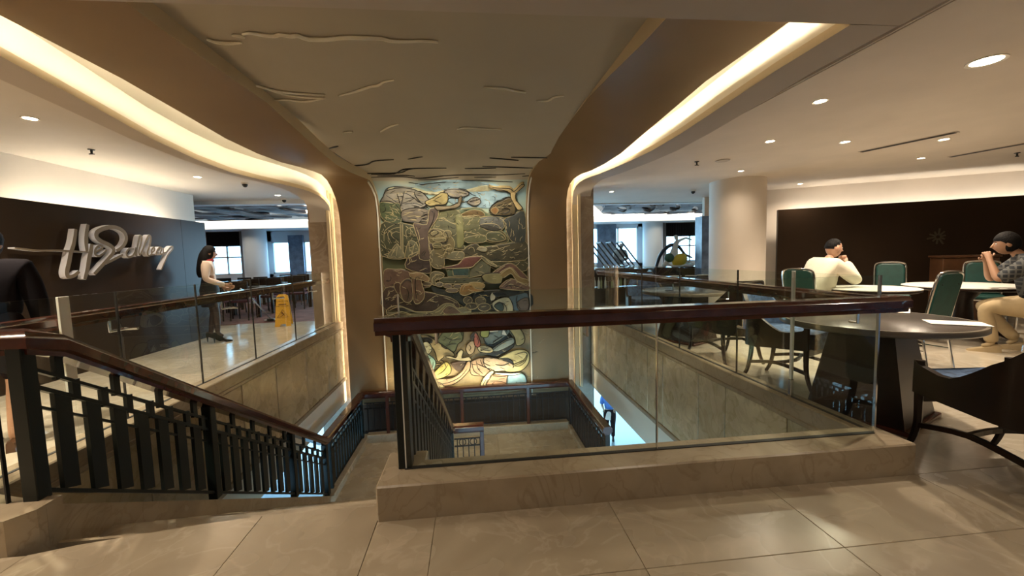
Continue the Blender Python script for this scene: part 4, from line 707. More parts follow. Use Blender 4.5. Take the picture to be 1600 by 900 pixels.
# painted canopy + mural wall
def prof_at(s):
    for a,b in zip(PROFILE,PROFILE[1:]):
        l = hypot(b[0]-a[0],b[1]-a[1])
        if s <= l or b is PROFILE[-1]:
            t = s/l; ny,nz = -(b[1]-a[1])/l,(b[0]-a[0])/l
            return a[0]+(b[0]-a[0])*t, a[1]+(b[1]-a[1])*t, -ny, -nz     # point and inward normal (towards the room)
        s -= l
def mpt(x, s, h=0):
    y,z,ny,nz = prof_at(max(s,0)); return Vector((x,y+ny*h,z+nz*h))
SL = sum(hypot(b[0]-a[0],b[1]-a[1]) for a,b in zip(PROFILE,PROFILE[1:]))
rows = []
S0 = 5.42
for i in range(41):
    s = S0*i/40; rows.append([mpt(-1.78+(1.2+1.78)*j/8,s) for j in range(9)])
cn = struct(MB().grid(rows).build('ceiling_canopy','canopy',smooth=True), 'grey brown painted canopy ceiling above the stair well')
struct(MB().box(-3.0,2.41,7.9,9.2,-4.25,3.35).build('wall_back','marble_pier'))
struct(MB().box(-2.42,1.88,7.86,7.9,-4.25,-1.4).build('wall_back_lower','dark_plinth'))
# piers
for nm,parts in (('trim_6',[(-3.0,-2.66,7.80,'marble_pier'),(-2.66,-2.60,7.76,'cream_trim'),(-2.60,-2.56,7.83,'cream_trim')]),('trim_7',[(2.15,2.42,7.80,'marble_pier'),(2.09,2.15,7.77,'cream_trim'),(2.0,2.09,7.82,'cream_trim')])):
    q = None
    for a,b,y,mt in parts:
        o = MB().bbox(a,b,y,7.95,-1.36 if mt != 'marble_pier' else .0,2.9,.006).build(nm if q is None else 'pier_strip',mt,q)
        if q is None: q = struct(o)
# ------------------------------------------------------------------ partitions and outer walls
def slab(p0,p1,t,z0,z1): 
    d = (Vector(p1)-Vector(p0)).normalized(); n = Vector((-d.y,d.x))*t
    return [(p0[0],p0[1]),(p1[0],p1[1]),(p1[0]+n.x,p1[1]+n.y),(p0[0]+n.x,p0[1]+n.y)]
wl = struct(MB().prism(slab((-4.986,3.6),(-4.868,7.32),.12,0,0),0,2.09).build('wall_lettered','dark_brown_panel'), 'dark brown partition wall carrying the script lettering')
MB().prism(slab((-4.8678,7.325),(-4.85,7.9),.12,0,0),0,2.09).build('end_panel','dark_brown_panel',wl)
struct(MB().box(-5.6,-5.45,-3.2,8.6,0,2.7).build('wall_left_upper','plaster'))
MB().box(-5.2,-5.17,5.3,7.8,2.0,2.02).build('light_strip','cove_white',wl)
wr = struct(MB().prism(slab((6.5,8.0),(11.0,5.65),.12,0,0),0,2.15).build('wall_lounge','dark_brown_panel'), 'dark brown partition wall behind the lounge tables')
struct(MB().prism(slab((6.6,8.5),(12.6,5.3),.15,0,0),0,2.7).build('wall_lounge_upper','lounge_plaster'))
MB().prism(slab((6.9,8.07),(11.2,5.82),.03,0,0),2.02,2.04).build('light_strip','cove_dim',wr)
struct(MB().lathe([(.485,0),(.485,2.66)],48,(5.12,7.35)).build('column_lounge','lounge_plaster',smooth=True), 'broad round cream column in the lounge')
struct(MB().box(5.42,5.78,9.0,9.25,0,2.14).build('wall_end','dark_brown_panel'))
struct(MB().box(5.385,5.40,8.98,9.27,0,2.14).box(5.40,5.62,8.985,9.0,0,2.14).build('blue_daylight_face','blue_face'))  # blue daylight on the brown partition's end, put into the colour
struct(MB().box(5.7,9,9.4,9.5,0,2.75).build('wall_far_right','lounge_plaster'))
struct(MB().box(-9,12.6,-3.3,-3.2,0,2.8).box(12.5,12.6,-3.2,16,0,3.3).box(-9,-8.9,-3.2,9.4,0,2.8).box(-14,-13.9,9.4,16,0,3.3).box(-14,-8.9,9.3,9.4,0,2.8).build('wall_outer','plaster'))
# dining hall beyond: ceilings, art recess and windows
for nm,x0,x1,ya,yb in (('left',-12.5,-3.2,9.4,13.3),('right',2.9,9.6,10.3,13.4)):
    c = struct(MB().box(x0-1,x1+.6,ya,ya+.25,2.62,2.72).box(x0-1,x1+3,yb+.5,15.2,2.46,2.56).box(x0-1,x1+3,yb+.46,yb+.5,2.46,2.7).box(x1-.3,x1+3,ya+.25,yb+.46,2.60,2.7).box(x0-1,x1+4,ya,15.2,3.15,3.2).build('ceiling_dining','dining_plaster'))
    MB().box(x0+.4,x1-.3,yb+.06,yb+.40,2.66,2.68).build('light_cove','dining_glow',c)
    MB().add([(x0,ya+.3,2.72),(x0+.3,ya+.3,2.72),(x0+1.6,yb,2.66),(x0+1.3,yb,2.66)] if nm == 'right' else [(x1-.3,ya+.3,2.72),(x1-.6,ya+.3,2.72),(x1-1.9,yb,2.66),(x1-1.6,yb,2.66)],[(0,1,2,3)]).build('light_cove','dining_glow',c)
    n = 40; rnd = random.Random(3)
    for i in range(n):
        x = x0+.5+(x1-x0-1.2)*i/n; L = rnd.uniform(2.2,3.1); y = ya+.35+rnd.uniform(0,.3); w = .36
        pts = [(x+.5*sin(t*.9+i)*.35+t*.22, min(y+t*L/6,yb-.05), 2.70+.05*sin(t*1.3+i*2.1)) for t in range(7)]
        MB().bar(spline(pts,3),w*(.6+.4*rnd.random()),.03).build('ceiling_slat','art_dark' if i%3 else 'art_light',c)
def window_wall():
    w = struct(MB().box(-14,-9.1,15,15.2,0,3.2).box(-7.7,-7.05,15,15.2,0,3.2).box(-9.1,-3,15,15.2,0,.95).box(-9.1,-3,15,15.2,2.1,3.2).box(-9.1,-7.7,15,15.2,2.3,3.2)
        .box(2.4,7.5,15,15.2,0,.95).box(2.4,7.5,15,15.2,2.35,3.2).box(6.4,7.5,15,15.2,0,3.2).box(7.5,9,15,15.2,0,.95).box(9,12.6,15,15.2,0,3.2).box(7.5,9,15,15.2,2.3,3.2).build('wall_far','dining_plaster'))
    for i,(a,b,z0,z1,mul) in enumerate(((-9.1,-7.7,.95,2.3,[-8.55,-8.0]),(-7.05,-3,.95,2.1,[-6.45,-5.95,-5.2,-4.2]),(2.4,6.4,.95,2.35,[3.4,4.6,5.6]),(7.5,9,.95,2.3,[8.0,8.5]))):
        f = MB().box(a,b,15.0,15.06,z0,z0+.06).box(a,b,15.0,15.06,z1-.06,z1).box(a,a+.05,15,15.06,z0,z1).box(b-.05,b,15,15.06,z0,z1)
        for x in mul: f.box(x-.025,x+.025,15.0,15.06,z0,z1)
        if i in (0,3): f.box(a,b,15.0,15.05,1.55,1.6)
        o = struct(f.build('window_%d'%(i+1),'dining_plaster')); MB().box(a,b,15.03,15.04,z0,z1).build('pane','glass_window',o)
    struct(MB().box(-6.45,-5.95,14.9,15.0,.0,2.3).box(4.75,5.5,14.9,15.0,0,2.5).build('trim_9','blue_face'))
    struct(MB().lathe([(.36,0),(.36,2.5)],28,(6.75,14.5)).build('column_right','dining_plaster',smooth=True)); struct(MB().lathe([(.36,0),(.36,2.5)],28,(-7.35,14.5)).build('column_left','dining_plaster',smooth=True))
window_wall()
# ------------------------------------------------------------------ mural relief
mur = thing('mural_relief','tall carved and painted relief mural of trees, hut and figures above the landing','mural',(0,0,0))
mm = bpy.data.materials.new('mural_ground'); mm.use_nodes = True; nt = mm.node_tree; bs = nt.nodes['Principled BSDF']
gN = nt.nodes.new('ShaderNodeNewGeometry'); sp = nt.nodes.new('ShaderNodeSeparateXYZ'); nt.links.new(gN.outputs['Position'],sp.inputs[0])
nz = nt.nodes.new('ShaderNodeTexNoise'); nz.inputs['Scale'].default_value = 2.2; nz.inputs['Detail'].default_value = 6; nt.links.new(gN.outputs['Position'],nz.inputs['Vector'])
ma = nt.nodes.new('ShaderNodeMath'); ma.operation = 'MULTIPLY_ADD'; ma.inputs[1].default_value = .5; nt.links.new(nz.outputs['Fac'],ma.inputs[0]); nt.links.new(sp.outputs['Z'],ma.inputs[2])
mr = nt.nodes.new('ShaderNodeMapRange'); mr.inputs['From Min'].default_value = -1.2; mr.inputs['From Max'].default_value = 3.1; nt.links.new(ma.outputs[0],mr.inputs['Value'])
rp = nt.nodes.new('ShaderNodeValToRGB'); nt.links.new(mr.outputs[0],rp.inputs[0])
E_ = rp.color_ramp.elements; E_[0].position = 0; E_[0].color = (*srgb('#7a5c3c'),1); E_[1].position = .30; E_[1].color = (*srgb('#4e4a38'),1)
for p,c in ((.55,'#56532f'),(.75,'#6d7a5e'),(.85,'#a9b9a4'),(.93,'#9dbcc2'),(1,'#c0b896')):
    e = E_.new(p); e.color = (*srgb(c),1)
nt.links.new(rp.outputs[0],bs.inputs['Base Color']); bs.inputs['Roughness'].default_value = .5; MATS['mural_ground'] = mm
rows = []
for i in range(61):
    s = S0+(SL-S0)*i/60; rows.append([mpt(-1.78+2.98*j/10,s) for j in range(11)])
MB().grid(rows).build('painted_ground','mural_ground',mur,smooth=True)
mat('contour_light','#b3a47c',.5); mat('contour_dark','#191610',.5)
def chaikin(p, n):
    for _ in range(n):
        q = []
        for a,b in zip(p,p[1:]+p[:1]): q += [(a[0]*.75+b[0]*.25,a[1]*.75+b[1]*.25),(a[0]*.25+b[0]*.75,a[1]*.25+b[1]*.75)]
        p = q
    return p
rr_ = random.Random(11); RELIEF = []
for nm,col,layer,sm,ct,pts in MURAL:
    p = [(v.x,v.y) for v in spline([(x,s,0) for x,s in pts],3,True)] if sm else list(pts)
    area_ = sum(a[0]*b[1]-b[0]*a[1] for a,b in zip(p,p[1:]+p[:1]))
    if area_ < 0: p = p[::-1]
    n = len(p); cx = sum(q[0] for q in p)/n; cy = sum(q[1] for q in p)/n
    h0 = .004+layer*.011; sz = min(.02, math.sqrt(abs(area_)/2)*.07)
    pin = []
    for i,q in enumerate(p):
        a,b = p[i-1],p[(i+1)%n]; dx,dy = b[0]-a[0],b[1]-a[1]; l = hypot(dx,dy) or 1
        pin.append((q[0]-dy/l*sz, q[1]+dx/l*sz))
    mb = MB(); vs = [mpt(x,s,0) for x,s in p]+[mpt(x,s,h0) for x,s in p]+[mpt(x,s,h0+.009+rr_.random()*.004) for x,s in pin]
    fs = [(i,(i+1)%n,(i+1)%n+n,i+n) for i in range(n)]+[(i+n,(i+1)%n+n,(i+1)%n+2*n,i+2*n) for i in range(n)]
    fs += [tuple(i+2*n for i in t) for t in tessellate_polygon([[Vector((x,s,0)) for x,s in pin]])]
    mb.add(vs, fs, 0)
    if ct: mb.tube([mpt(x,s,h0+.004) for x,s in p], .0075 if ct == 2 else .0062, 4, 1, closed=True)
    lum = sum(srgb(col))/3; kk_ = .82 if ct == 2 or layer <= 2 else .58; mat('paint'+col[1:], tuple((.80*c+.20*lum)*kk_ for c in srgb(col)), .5, noise=.28, nscale=5, bump=.5, bscale=22)
    fig = ct == 2; nst_ = int(min(70, abs(area_)/2*(260 if nm in ('tree_crown','leafy_crown','forest','bush','leafy_bush','fan_tree') else 110 if not fig else 60)))
    xs_ = [q[0] for q in pin]; ss_ = [q[1] for q in pin]
    def inside(x,s):
        c_ = False
        for a,b in zip(pin,pin[1:]+pin[:1]):
            if (a[1] > s) != (b[1] > s) and x < (b[0]-a[0])*(s-a[1])/(b[1]-a[1])+a[0]: c_ = not c_
        return c_
    ang0 = rr_.uniform(-.6,.6)
    for _ in range(nst_):
        x,s = rr_.uniform(min(xs_),max(xs_)),rr_.uniform(min(ss_),max(ss_)); L = rr_.uniform(.05,.18); a = ang0+rr_.uniform(-.5,.5)+(pi/2 if nm in ('tree_trunk','forest','cliff','waterfall','skirt','trouser_leg') else 0); q = []
        for t in range(5):
            if not inside(x,s): break
            q.append(mpt(x,s,h0+.011)); x += cos(a)*L/4; s += sin(a)*L/4; a += rr_.uniform(-.9,.9) if not fig else rr_.uniform(-.3,.3)
        if len(q) > 2: mb.tube(q,[.002]+[.0058]*(len(q)-2)+[.002],4,1 if _%3 else 2)
    RELIEF.append((pin,h0+.014)); mb.build(nm, ['paint'+col[1:], 'contour_dark' if ct == 2 else 'contour_light', 'contour_light' if ct == 2 else 'contour_dark'], mur)
def relief_h(x, s):
    h = .012
    for P,t in RELIEF:
        if t <= h: continue
        c_ = False
        for a,b in zip(P,P[1:]+P[:1]):
            if (a[1] > s) != (b[1] > s) and x < (b[0]-a[0])*(s-a[1])/(b[1]-a[1])+a[0]: c_ = not c_
        if c_: h = t
    return h
for k,r,pts in STROKES:
    pp = spline([(x,s,0) for x,s in pts],5)
    ceil_ = pts[0][1] < S0-.15
    MB().tube([mpt(v.x,v.y,.012 if ceil_ else relief_h(v.x,v.y)) for v in pp], [(1.35 if ceil_ else 1)*r*(.5+.5*sin(pi*(i+.6)/(len(pp)+.2))) for i in range(len(pp))], 5, flat=1.0).build('cloud_line' if ceil_ else 'carved_line', ('cloud_paint' if ceil_ else 'contour_light') if k else 'contour_dark', cn if ceil_ else mur)
# ------------------------------------------------------------------ script lettering on the partition
sgn = thing('script_lettering','raised taupe script lettering with pale lit sides on the brown wall','sign',(-4.95,4.75,0),atan2(7.9-4.75,.1))
names = ['letter_stroke']*len(SIGN)
for i,(w0,dep,pts) in enumerate(SIGN):
    pp = spline([(s,z,0) for s,z in pts],5); n = len(pp); L = []; R = []
    for k,p in enumerate(pp):
        d = (pp[min(k+1,n-1)]-pp[max(k-1,0)]).normalized(); nn = Vector((-d.y,d.x,0)); w = w0*.5*(.72+.28*sin(pi*min(max(k/(n-1),.0),1)))
        L.append(p+nn*w); R.append(p-nn*w)
    yb,yf = -.05,-.05-.07
    vs = [(q.x,yb,q.y) for q in L]+[(q.x,yb,q.y) for q in R]+[(q.x,yf,q.y) for q in L]+[(q.x,yf,q.y) for q in R]
    fs = []; mi = []
    mb = MB()
    front = [(2*n+k,2*n+k+1,3*n+k+1,3*n+k) for k in range(n-1)]
    side = [(k,k+1,2*n+k+1,2*n+k) for k in range(n-1)]+[(n+k,3*n+k,3*n+k+1,n+k+1) for k in range(n-1)]+[(0,n,3*n,2*n),(n-1,2*n-1,4*n-1,3*n-1)]+[(k,n+k,n+k+1,k+1) for k in range(n-1)]
    mb.add(vs,front,0); mb.add(vs,side,1)
    mb.build('letter_stroke',['letter_face','letter_side'],sgn)
# ------------------------------------------------------------------ glass guards and handrails
HP = [(-.055,-.018),(-.055,.022),(-.047,.026),(-.038,.045),(.038,.045),(.047,.026),(.055,.022),(.055,-.018),(.036,-.026),(.034,-.045),(-.034,-.045),(-.036,-.026)]
g1 = thing('glass_guard','frameless glass guard with mahogany handrail standing on the near marble curb','glass railing',(1,2.13,.17))
def pane_x(a,b,y,z0,z1,par,org): return MB().bbox(a-org[0],b-org[0],y-.006-org[1],y+.006-org[1],z0-org[2],z1-org[2],.001).build('glass_pane','glass_clear',par)
def pane_y(x,a,b,z0,z1,par,org): return MB().bbox(x-.006-org[0],x+.006-org[0],a-org[1],b-org[1],z0-org[2],z1-org[2],.001).build('glass_pane','glass_clear',par)
O1 = (1,2.13,.17)
pane_x(-.395,1.012,2.13,.17,1.125,g1,O1); pane_x(1.018,2.385,2.13,.17,1.135,g1,O1)
MB().profile([(-1.50,-.05,.80),(-.2,-.05,.80),(.8,-.05,.80),(1.40,-.05,.80),(1.49,-.04,.80)],HP).build('handrail','mahogany',g1,smooth=True)
MB().bbox(1.012-1,1.018-1,-.008,.008,0,.75,.001).build('joint','chrome',g1)
MB().box(-1.4,1.38,-.014,.014,-.004,.014).build('base_channel','rubber',g1)
MB().box(-1.397,-1.391,-.007,.007,0,.955).build('bright_strip','white_strip',g1); tag(g1.children[-1],'white strip drawn as a reflection in the glass')
for x in (-1.2,-.4,.5,1.2):
    MB().tube([(x,-.05,.755),(x,-.05,.70),(x,0,.70)],.009,6).build('bracket','chrome',g1)
MB().box(1.381,1.391,-.008,.008,0,.965).build('corner_joint','chrome',g1)
g2 = thing('glass_guard','glass guard with a dark wooden handrail between the lounge and the well','glass railing',(2.40,5,.17)); O2 = (2.40,5,.17)
ys = [2.145,2.786,3.42,4.45,5.5,6.6,7.78]
for a,b in zip(ys,ys[1:]): pane_y(2.40,a+.003,b-.003,.17,1.13,g2,O2)
MB().profile([(.10,-2.86,.785),(.10,0,.785),(.10,2.78,.785)],HP).build('handrail','mahogany',g2,smooth=True)
MB().box(-.012,.012,-2.85,2.78,-.004,.008).build('base_channel','rubber',g2)
MB().bbox(-.009,.009,-2.228,-2.204,.14,.97,.002).build('bright_strip','white_strip',g2); tag(g2.children[-1],'white strip drawn as a reflection in the glass')
MB().bbox(-.014,.014,-2.232,-2.20,0,.14,.003).build('clamp','chrome',g2)
for y in ys[2:-1]: MB().box(-.007,.007,y-5-.004,y-5+.004,0,.96).build('joint','black',g2)
for y in (-1.3,-.2,.9,2.0): MB().tube([(.10,y,.74),(.10,y,.66),(.0,y,.66)],.009,6).build('bracket','chrome',g2)
g3 = thing('glass_guard','glass guard with a dark handrail in front of the lettered brown wall','glass railing',(-2.62,5,.17)); O3 = (-2.62,5,.17)
ys = [2.16,2.83,3.2,4.05,5.0,6.1,7.78]
for a,b in zip(ys,ys[1:]): pane_y(-2.62,a+.003,b-.003,.17,1.13,g3,O3)
MB().profile([(-.10,-2.8,.79),(-.10,0,.79),(-.10,2.78,.79)],HP).build('handrail','mahogany',g3,smooth=True)
MB().box(-.012,.012,-2.84,2.78,-.004,.008).build('base_channel','rubber',g3)
MB().bbox(-.009,.009,-2.215,-2.145,.32,.96,.002).build('bright_strip','white_strip',g3); tag(g3.children[-1],'white strip drawn as a reflection in the glass')  # reflection in the left glass, put in as a white strip
for y in ys[2:-1]: MB().box(-.007,.007,y-5-.004,y-5+.004,0,.96).build('joint','black',g3)
for y in (-1.75,-.4,.7,1.9): MB().tube([(-.10,y,.745),(-.10,y,.66),(-.10,y+.12,.66),(0,y+.12,.66)],.011,6).build('bracket','chrome',g3)
g4 = thing('glass_guard','short glass guard on the curb block beside the stair newel','glass railing',(-2.6,2.11,.17)); O4 = (-2.6,2.11,.17)
pane_x(-2.95,-2.30,2.11,.17,.93,g4,O4); MB().box(.295,.303,-.008,.008,0,.76).build('joint','black',g4)
# ------------------------------------------------------------------ stair balustrades
def zr(y): return .955-(y-2.2)*.617
def block(mb, x, y, z, w, h, t): return mb.box(x-t/2,x+t/2,y-w/2,y+w/2,z-h/2,z+h/2)
def flight(name, label, x, y0, y1, f, fb, posts, step, hr_pts, mt='green_black'):
    T = thing(name,label,'balustrade',(x,y0,fb(y0)))
    o = Vector((x,y0,fb(y0))); L = lambda y,dz: Vector((0,y-y0,f(y)+dz-o.z))
    MB().profile([Vector(p)-o for p in hr_pts],[(a*1.3,b*1.3) for a,b in HP]).build('handrail','mahogany',T,smooth=True)
    for dz,h,w in ((-.155,.016,.026),(-.245,.02,.03),(-.345,.012,.02)):
        MB().bar([L(y0,dz),L(y1,dz)],w,h).build('rail',mt,T)
    MB().bar([Vector((0,0,.04)),Vector((0,y1-y0,fb(y1)+.04-o.z))],.04,.02).build('bottom_rail',mt,T)
    for y,w in posts:
        MB().bbox(-.035,.035,y-y0-w/2,y-y0+w/2,fb(y)-o.z-.01,f(y)-.035-o.z,.004).build('post',mt,T)
    ys = []; ps = [p for p,_ in posts]
    for a,b in zip(ps,ps[1:]):
        n = max(1,round((b-a)/step)-1); ys += [a+(b-a)*(k+1)/(n+1) for k in range(n)]
    base = None
    for k,y in enumerate(ys):
        h = f(y)-.245-fb(y)-.04
        mb = MB().hexa([(-.012,-.042,fb(y)+.04-f(y)+.03),(.012,-.042,fb(y)+.04-f(y)+.03),(.012,.042,fb(y)+.04-f(y)+.0),(-.012,.042,fb(y)+.04-f(y)+.0)],[(-.012,-.042,-.22),(.012,-.042,-.22),(.012,.042,-.27),(-.012,.042,-.27)]) if abs(f(y)-f(y+.1)) > .01 else MB().box(-.012,.012,-.042,.042,fb(y)+.04-f(y),-.245)
        if base is None or abs(h-base[1]) > .004 :
            b = mb.build('baluster',mt,T); base = (b,h)
        else: b = base[0].copy(); COL.objects.link(b)
        b.location = L(y,0)
        MB().box(-.011,.011,-.022,.022,-.255,-.145).build('spacer_block',mt,T).location = L(y+step*.5 if y+step*.5 < y1 else y,0)
        if k%2 == 0: MB().box(-.011,.011,-.022,.022,-.165,-.03).build('spacer_block',mt,T).location = L(y+step*.0,0)
    return T
flight('stair_balustrade','dark green flat bar stair balustrade descending beside the marble well wall',-2.2,2.14,5.78,zr,lambda y: min(.17,ztop(y)),[(2.14,.07),(3.43,.07),(4.8,.07),(5.78,.08)],.155,
    [(-2.95,2.17,.955),(-2.2,2.17,.955),(-2.2,2.3,zr(2.3)+.01),(-2.2,5.70,zr(5.70)),(-2.2,5.82,-1.245),(-2.2,7.66,-1.24)])
flat = lambda z: (lambda y: z)
flight('landing_balustrade','dark level balustrade at the far left side of the half landing',-2.2,5.95,7.62,flat(-1.24),flat(-2.05),[(5.95,.05),(7.62,.07)],.13,[(-2.2,6.6,-1.2405),(-2.2,6.9,-1.2405)])
flight('stair_balustrade','dark inner stair balustrade descending from the near newel post',-.40,2.17,5.75,lambda y: .95-(y-2.2)*.605,lambda y: ztop(y)-.02,[(2.17,.09),(2.30,.04),(5.75,.07)],.15,
    [(-.40,2.14,.93),(-.40,2.3,.90),(-.40,5.62,.95-3.42*.605),(-.40,5.80,-1.20),(.08,5.80,-1.20)])
flight('landing_balustrade','brown balustrade on the lounge side of the half landing',1.86,5.5,7.66,flat(-1.24),flat(-2.07),[(5.5,.09),(7.66,.07)],.12,[(1.86,5.45,-1.24),(1.86,7.70,-1.24),(-2.2,7.70,-1.24)],'dark_iron')
# thin rod panels
def rods(name,label,x0,x1,y,zt,zb,n,posts,deco):
    T = thing(name,label,'balustrade',(x0,y,zb)); 
    for z,h in ((zt-.06,.02),(zt-.16,.014),(zt-.27,.014),(zb+.05,.02)): MB().box(0,x1-x0,-.012,.012,z-zb-h/2,z-zb+h/2).build('rail','dark_iron',T)
    for x in posts: MB().bbox(x-x0-.03,x-x0+.03,-.03,.03,0,zt-zb-.03,.004).build('post','mahogany',T)
    base = None
    for k in range(n):
        x = (x1-x0)*(k+.5)/n
        if base is None: base = MB().box(-.007,.007,-.007,.007,.05,zt-zb-.16).build('rod','dark_iron',T); base.location.x = x
        else: c = base.copy(); COL.objects.link(c); c.location.x = x
    for x in deco:
        MB().tube([(x-x0+.05*cos(a*pi/6),0,zt-zb-.215+.05*sin(a*pi/6)) for a in range(12)],.007,5,closed=True).build('ring_ornament','dark_iron',T)
    return T
T = rods('landing_balustrade','thin rod balustrade in front of the mural wall on the landing',-2.15,1.82,7.68,-1.235,-2.0,34,[-1.72,-.3,1.0],[-2.0+.25*k for k in range(16)])
T = rods('return_balustrade','small rod panel with ring ornaments where the stair turns',-.36,.06,5.8,-1.2,-2.15,5,[.05],[-.24,-.08])
# ------------------------------------------------------------------ furniture builders
def armchair(label, loc, rz, group='barrel armchairs round the dark tables'):
    T = thing('armchair',label,'armchair',loc,rz,group)
    plan = spline([(-.285,.27,0),(-.30,.0,0),(-.285,-.20,0),(-.17,-.315,0),(0,-.34,0),(.17,-.315,0),(.285,-.20,0),(.30,0,0),(.285,.27,0)],5)
    n = len(plan)
    def top(t):
        u = abs(t-.5)*2     # 1 at the arm front, 0 at the back
        return .60 if u > .97 else .53+.06*max(0,(u-.8)/.2) + .44*max(0,min(1,(.84-u)/.6))**1.2
    out = []; inn = []
    def ring(dw):
        r = []
        for i,p in enumerate(plan):
            d = (plan[min(i+1,n-1)]-plan[max(i-1,0)]).normalized(); nn = Vector((d.y,-d.x,0)); r.append(p-nn*0+nn*dw)
        return r
    o_,i_,l_ = ring(.018),ring(-.018),ring(-.05)
    mb = MB(); ts = [k/(n-1) for k in range(n)]
    tilt = lambda p,z,t: Vector((p.x,p.y-(.10 if abs(t-.5) < .3 else .03)*max(0,(z-.5)),z))
    rows = [[tilt(a,.34+.06*abs(t-.5)*2,t),tilt(a,.5,t),tilt(a,top(t),t),tilt(b,top(t),t),tilt(b,.45,t),tilt(b,.34+.06*abs(t-.5)*2,t),tilt(a,.34+.06*abs(t-.5)*2,t)] for a,b,t in zip(o_,i_,ts)]
    mb.grid(rows); mb.add(rows[0][:6],[(0,1,2,3,4,5)]); mb.add(rows[-1][:6],[(5,4,3,2,1,0)]); mb.build('shell','dark_wood',T,smooth=True)
    sel = [k for k in range(n) if .14 < ts[k] < .86]
    MB().grid([[tilt(i_[k],top(ts[k])-.02,ts[k]),tilt(l_[k],top(ts[k])-.05,ts[k]),tilt(l_[k],.55,ts[k]),tilt(l_[k],.46,ts[k])] for k in sel]).build('back_upholstery','blue_fabric',T,smooth=True)
    cush = [(p.x*.86,p.y*.88) for p in plan]+[(.2,.31),(-.2,.31)]
    mb = MB().prism(cush,.40,.49); mb.add([(x*.93,y*.93,.535) for x,y in cush]+[(x,y,.49) for x,y in cush],[tuple(range(len(cush)))]+[(k,(k+1)%len(cush),(k+1)%len(cush)+len(cush),k+len(cush)) for k in range(len(cush))]); mb.build('seat_cushion','blue_fabric',T)
    MB().bbox(-.27,.27,.24,.275,.34,.41,.006).build('front_rail','dark_wood',T)
    for sx,sy in ((-1,1),(1,1),(-1,-1),(1,-1)):
        if sy > 0: pts = [(sx*.275,.255,.60),(sx*.275,.255,.36),(sx*.272,.26,.2),(sx*.275,.29,.08),(sx*.28,.33,0)]
        else: pts = [(sx*.22,-.24,.42),(sx*.225,-.25,.25),(sx*.235,-.28,.1),(sx*.245,-.33,0)]
        mb = MB().tube(spline(pts,3),[.026-.010*k/(3*(len(pts)-1)) for k in range(3*(len(pts)-1)+1)],6); mb.build('leg','dark_wood',T,smooth=True)
    for sx in (-1,1): MB().bar(spline([(sx*.272,.26,.19),(sx*.25,.0,.235),(sx*.23,-.26,.19)],4),.022,.03).build('stretcher','dark_wood',T)
    MB().bar(spline([(-.255,.0,.235),(0,.06,.235),(.255,.0,.235)],4),.022,.028).build('stretcher','dark_wood',T)
    return T
def banquet_chair(label, loc, rz, group='green stacking banquet chairs'):
    T = thing('banquet_chair',label,'chair',loc,rz,group)
    arch = spline([(-.205,-.21,.44),(-.205,-.255,.72),(-.20,-.30,.95),(-.16,-.312,1.015),(0,-.315,1.03),(.16,-.312,1.015),(.20,-.30,.95),(.205,-.255,.72),(.205,-.21,.44)],4)
    MB().tube(arch,.014,6).build('back_frame','chrome',T,smooth=True)
    yb = lambda z: -.205-.19*(z-.44)
    outl = [(-.185,.50),(.185,.50),(.185,.93),(.165,.985),(.12,1.008),(-.12,1.008),(-.165,.985),(-.185,.93)]
    mb = MB(); k = len(outl); mb.add([(x,yb(z)-.018,z) for x,z in outl]+[(x,yb(z)+.018,z) for x,z in outl]+[(x*.9,yb(z)+.032,.755+(z-.755)*.92) for x,z in outl],
        [tuple(range(k)),tuple(range(3*k-1,2*k-1,-1))]+[(i,i+k,(i+1)%k+k,(i+1)%k) for i in range(k)]+[(i+k,i+2*k,(i+1)%k+2*k,(i+1)%k+k) for i in range(k)])
    mb.build('backrest','green_vinyl',T)
    for x in (-.13,.13): 
        for z in (.56,.90): MB().ell((x,yb(z)-.02,z),(.008,.005,.008),6,4).build('button','black',T)
    MB().bbox(-.215,.215,-.19,.225,.44,.505,.022).build('seat','green_vinyl',T)
    MB().tube([(-.20,-.21,.43),(-.205,.22,.43),(.205,.22,.43),(.20,-.21,.43)],.012,6,closed=True).build('seat_frame','chrome',T)
    for sx in (-1,1):
        MB().tube([(sx*.203,.215,.44),(sx*.205,.22,.30),(sx*.212,.25,0)],.0125,6).build('leg','chrome',T); MB().tube([(sx*.203,-.21,.45),(sx*.205,-.22,.30),(sx*.212,-.27,0)],.0125,6).build('leg','chrome',T)
        MB().tube([(sx*.207,.23,.2),(sx*.207,-.235,.2)],.009,6).build('stretcher','chrome',T)
    return T
def pedestal_table(label, loc, rz, r=.64):
    T = thing('round_table',label,'table',loc,rz,'round tables in the lounge')
    MB().lathe([(r-.05,.70),(r-.01,.705),(r,.715),(r,.742),(r-.006,.75)],56,m=0).build('rim','table_rim',T,smooth=True)
    MB().lathe([(r-.006,.744),(r-.03,.752),(0,.752)],56).build('tabletop','table_dark',T,smooth=True)
    a,b = .30,.19
    MB().hexa([(-a,-a,.03),(a,-a,.03),(a,a,.03),(-a,a,.03)],[(-b,-b,.70),(b,-b,.70),(b,b,.70),(-b,b,.70)]).build('pedestal','dark_wood',T)
    MB().bbox(-a-.03,a+.03,-a-.03,a+.03,0,.035,.006).build('plinth','mahogany',T)
    return T
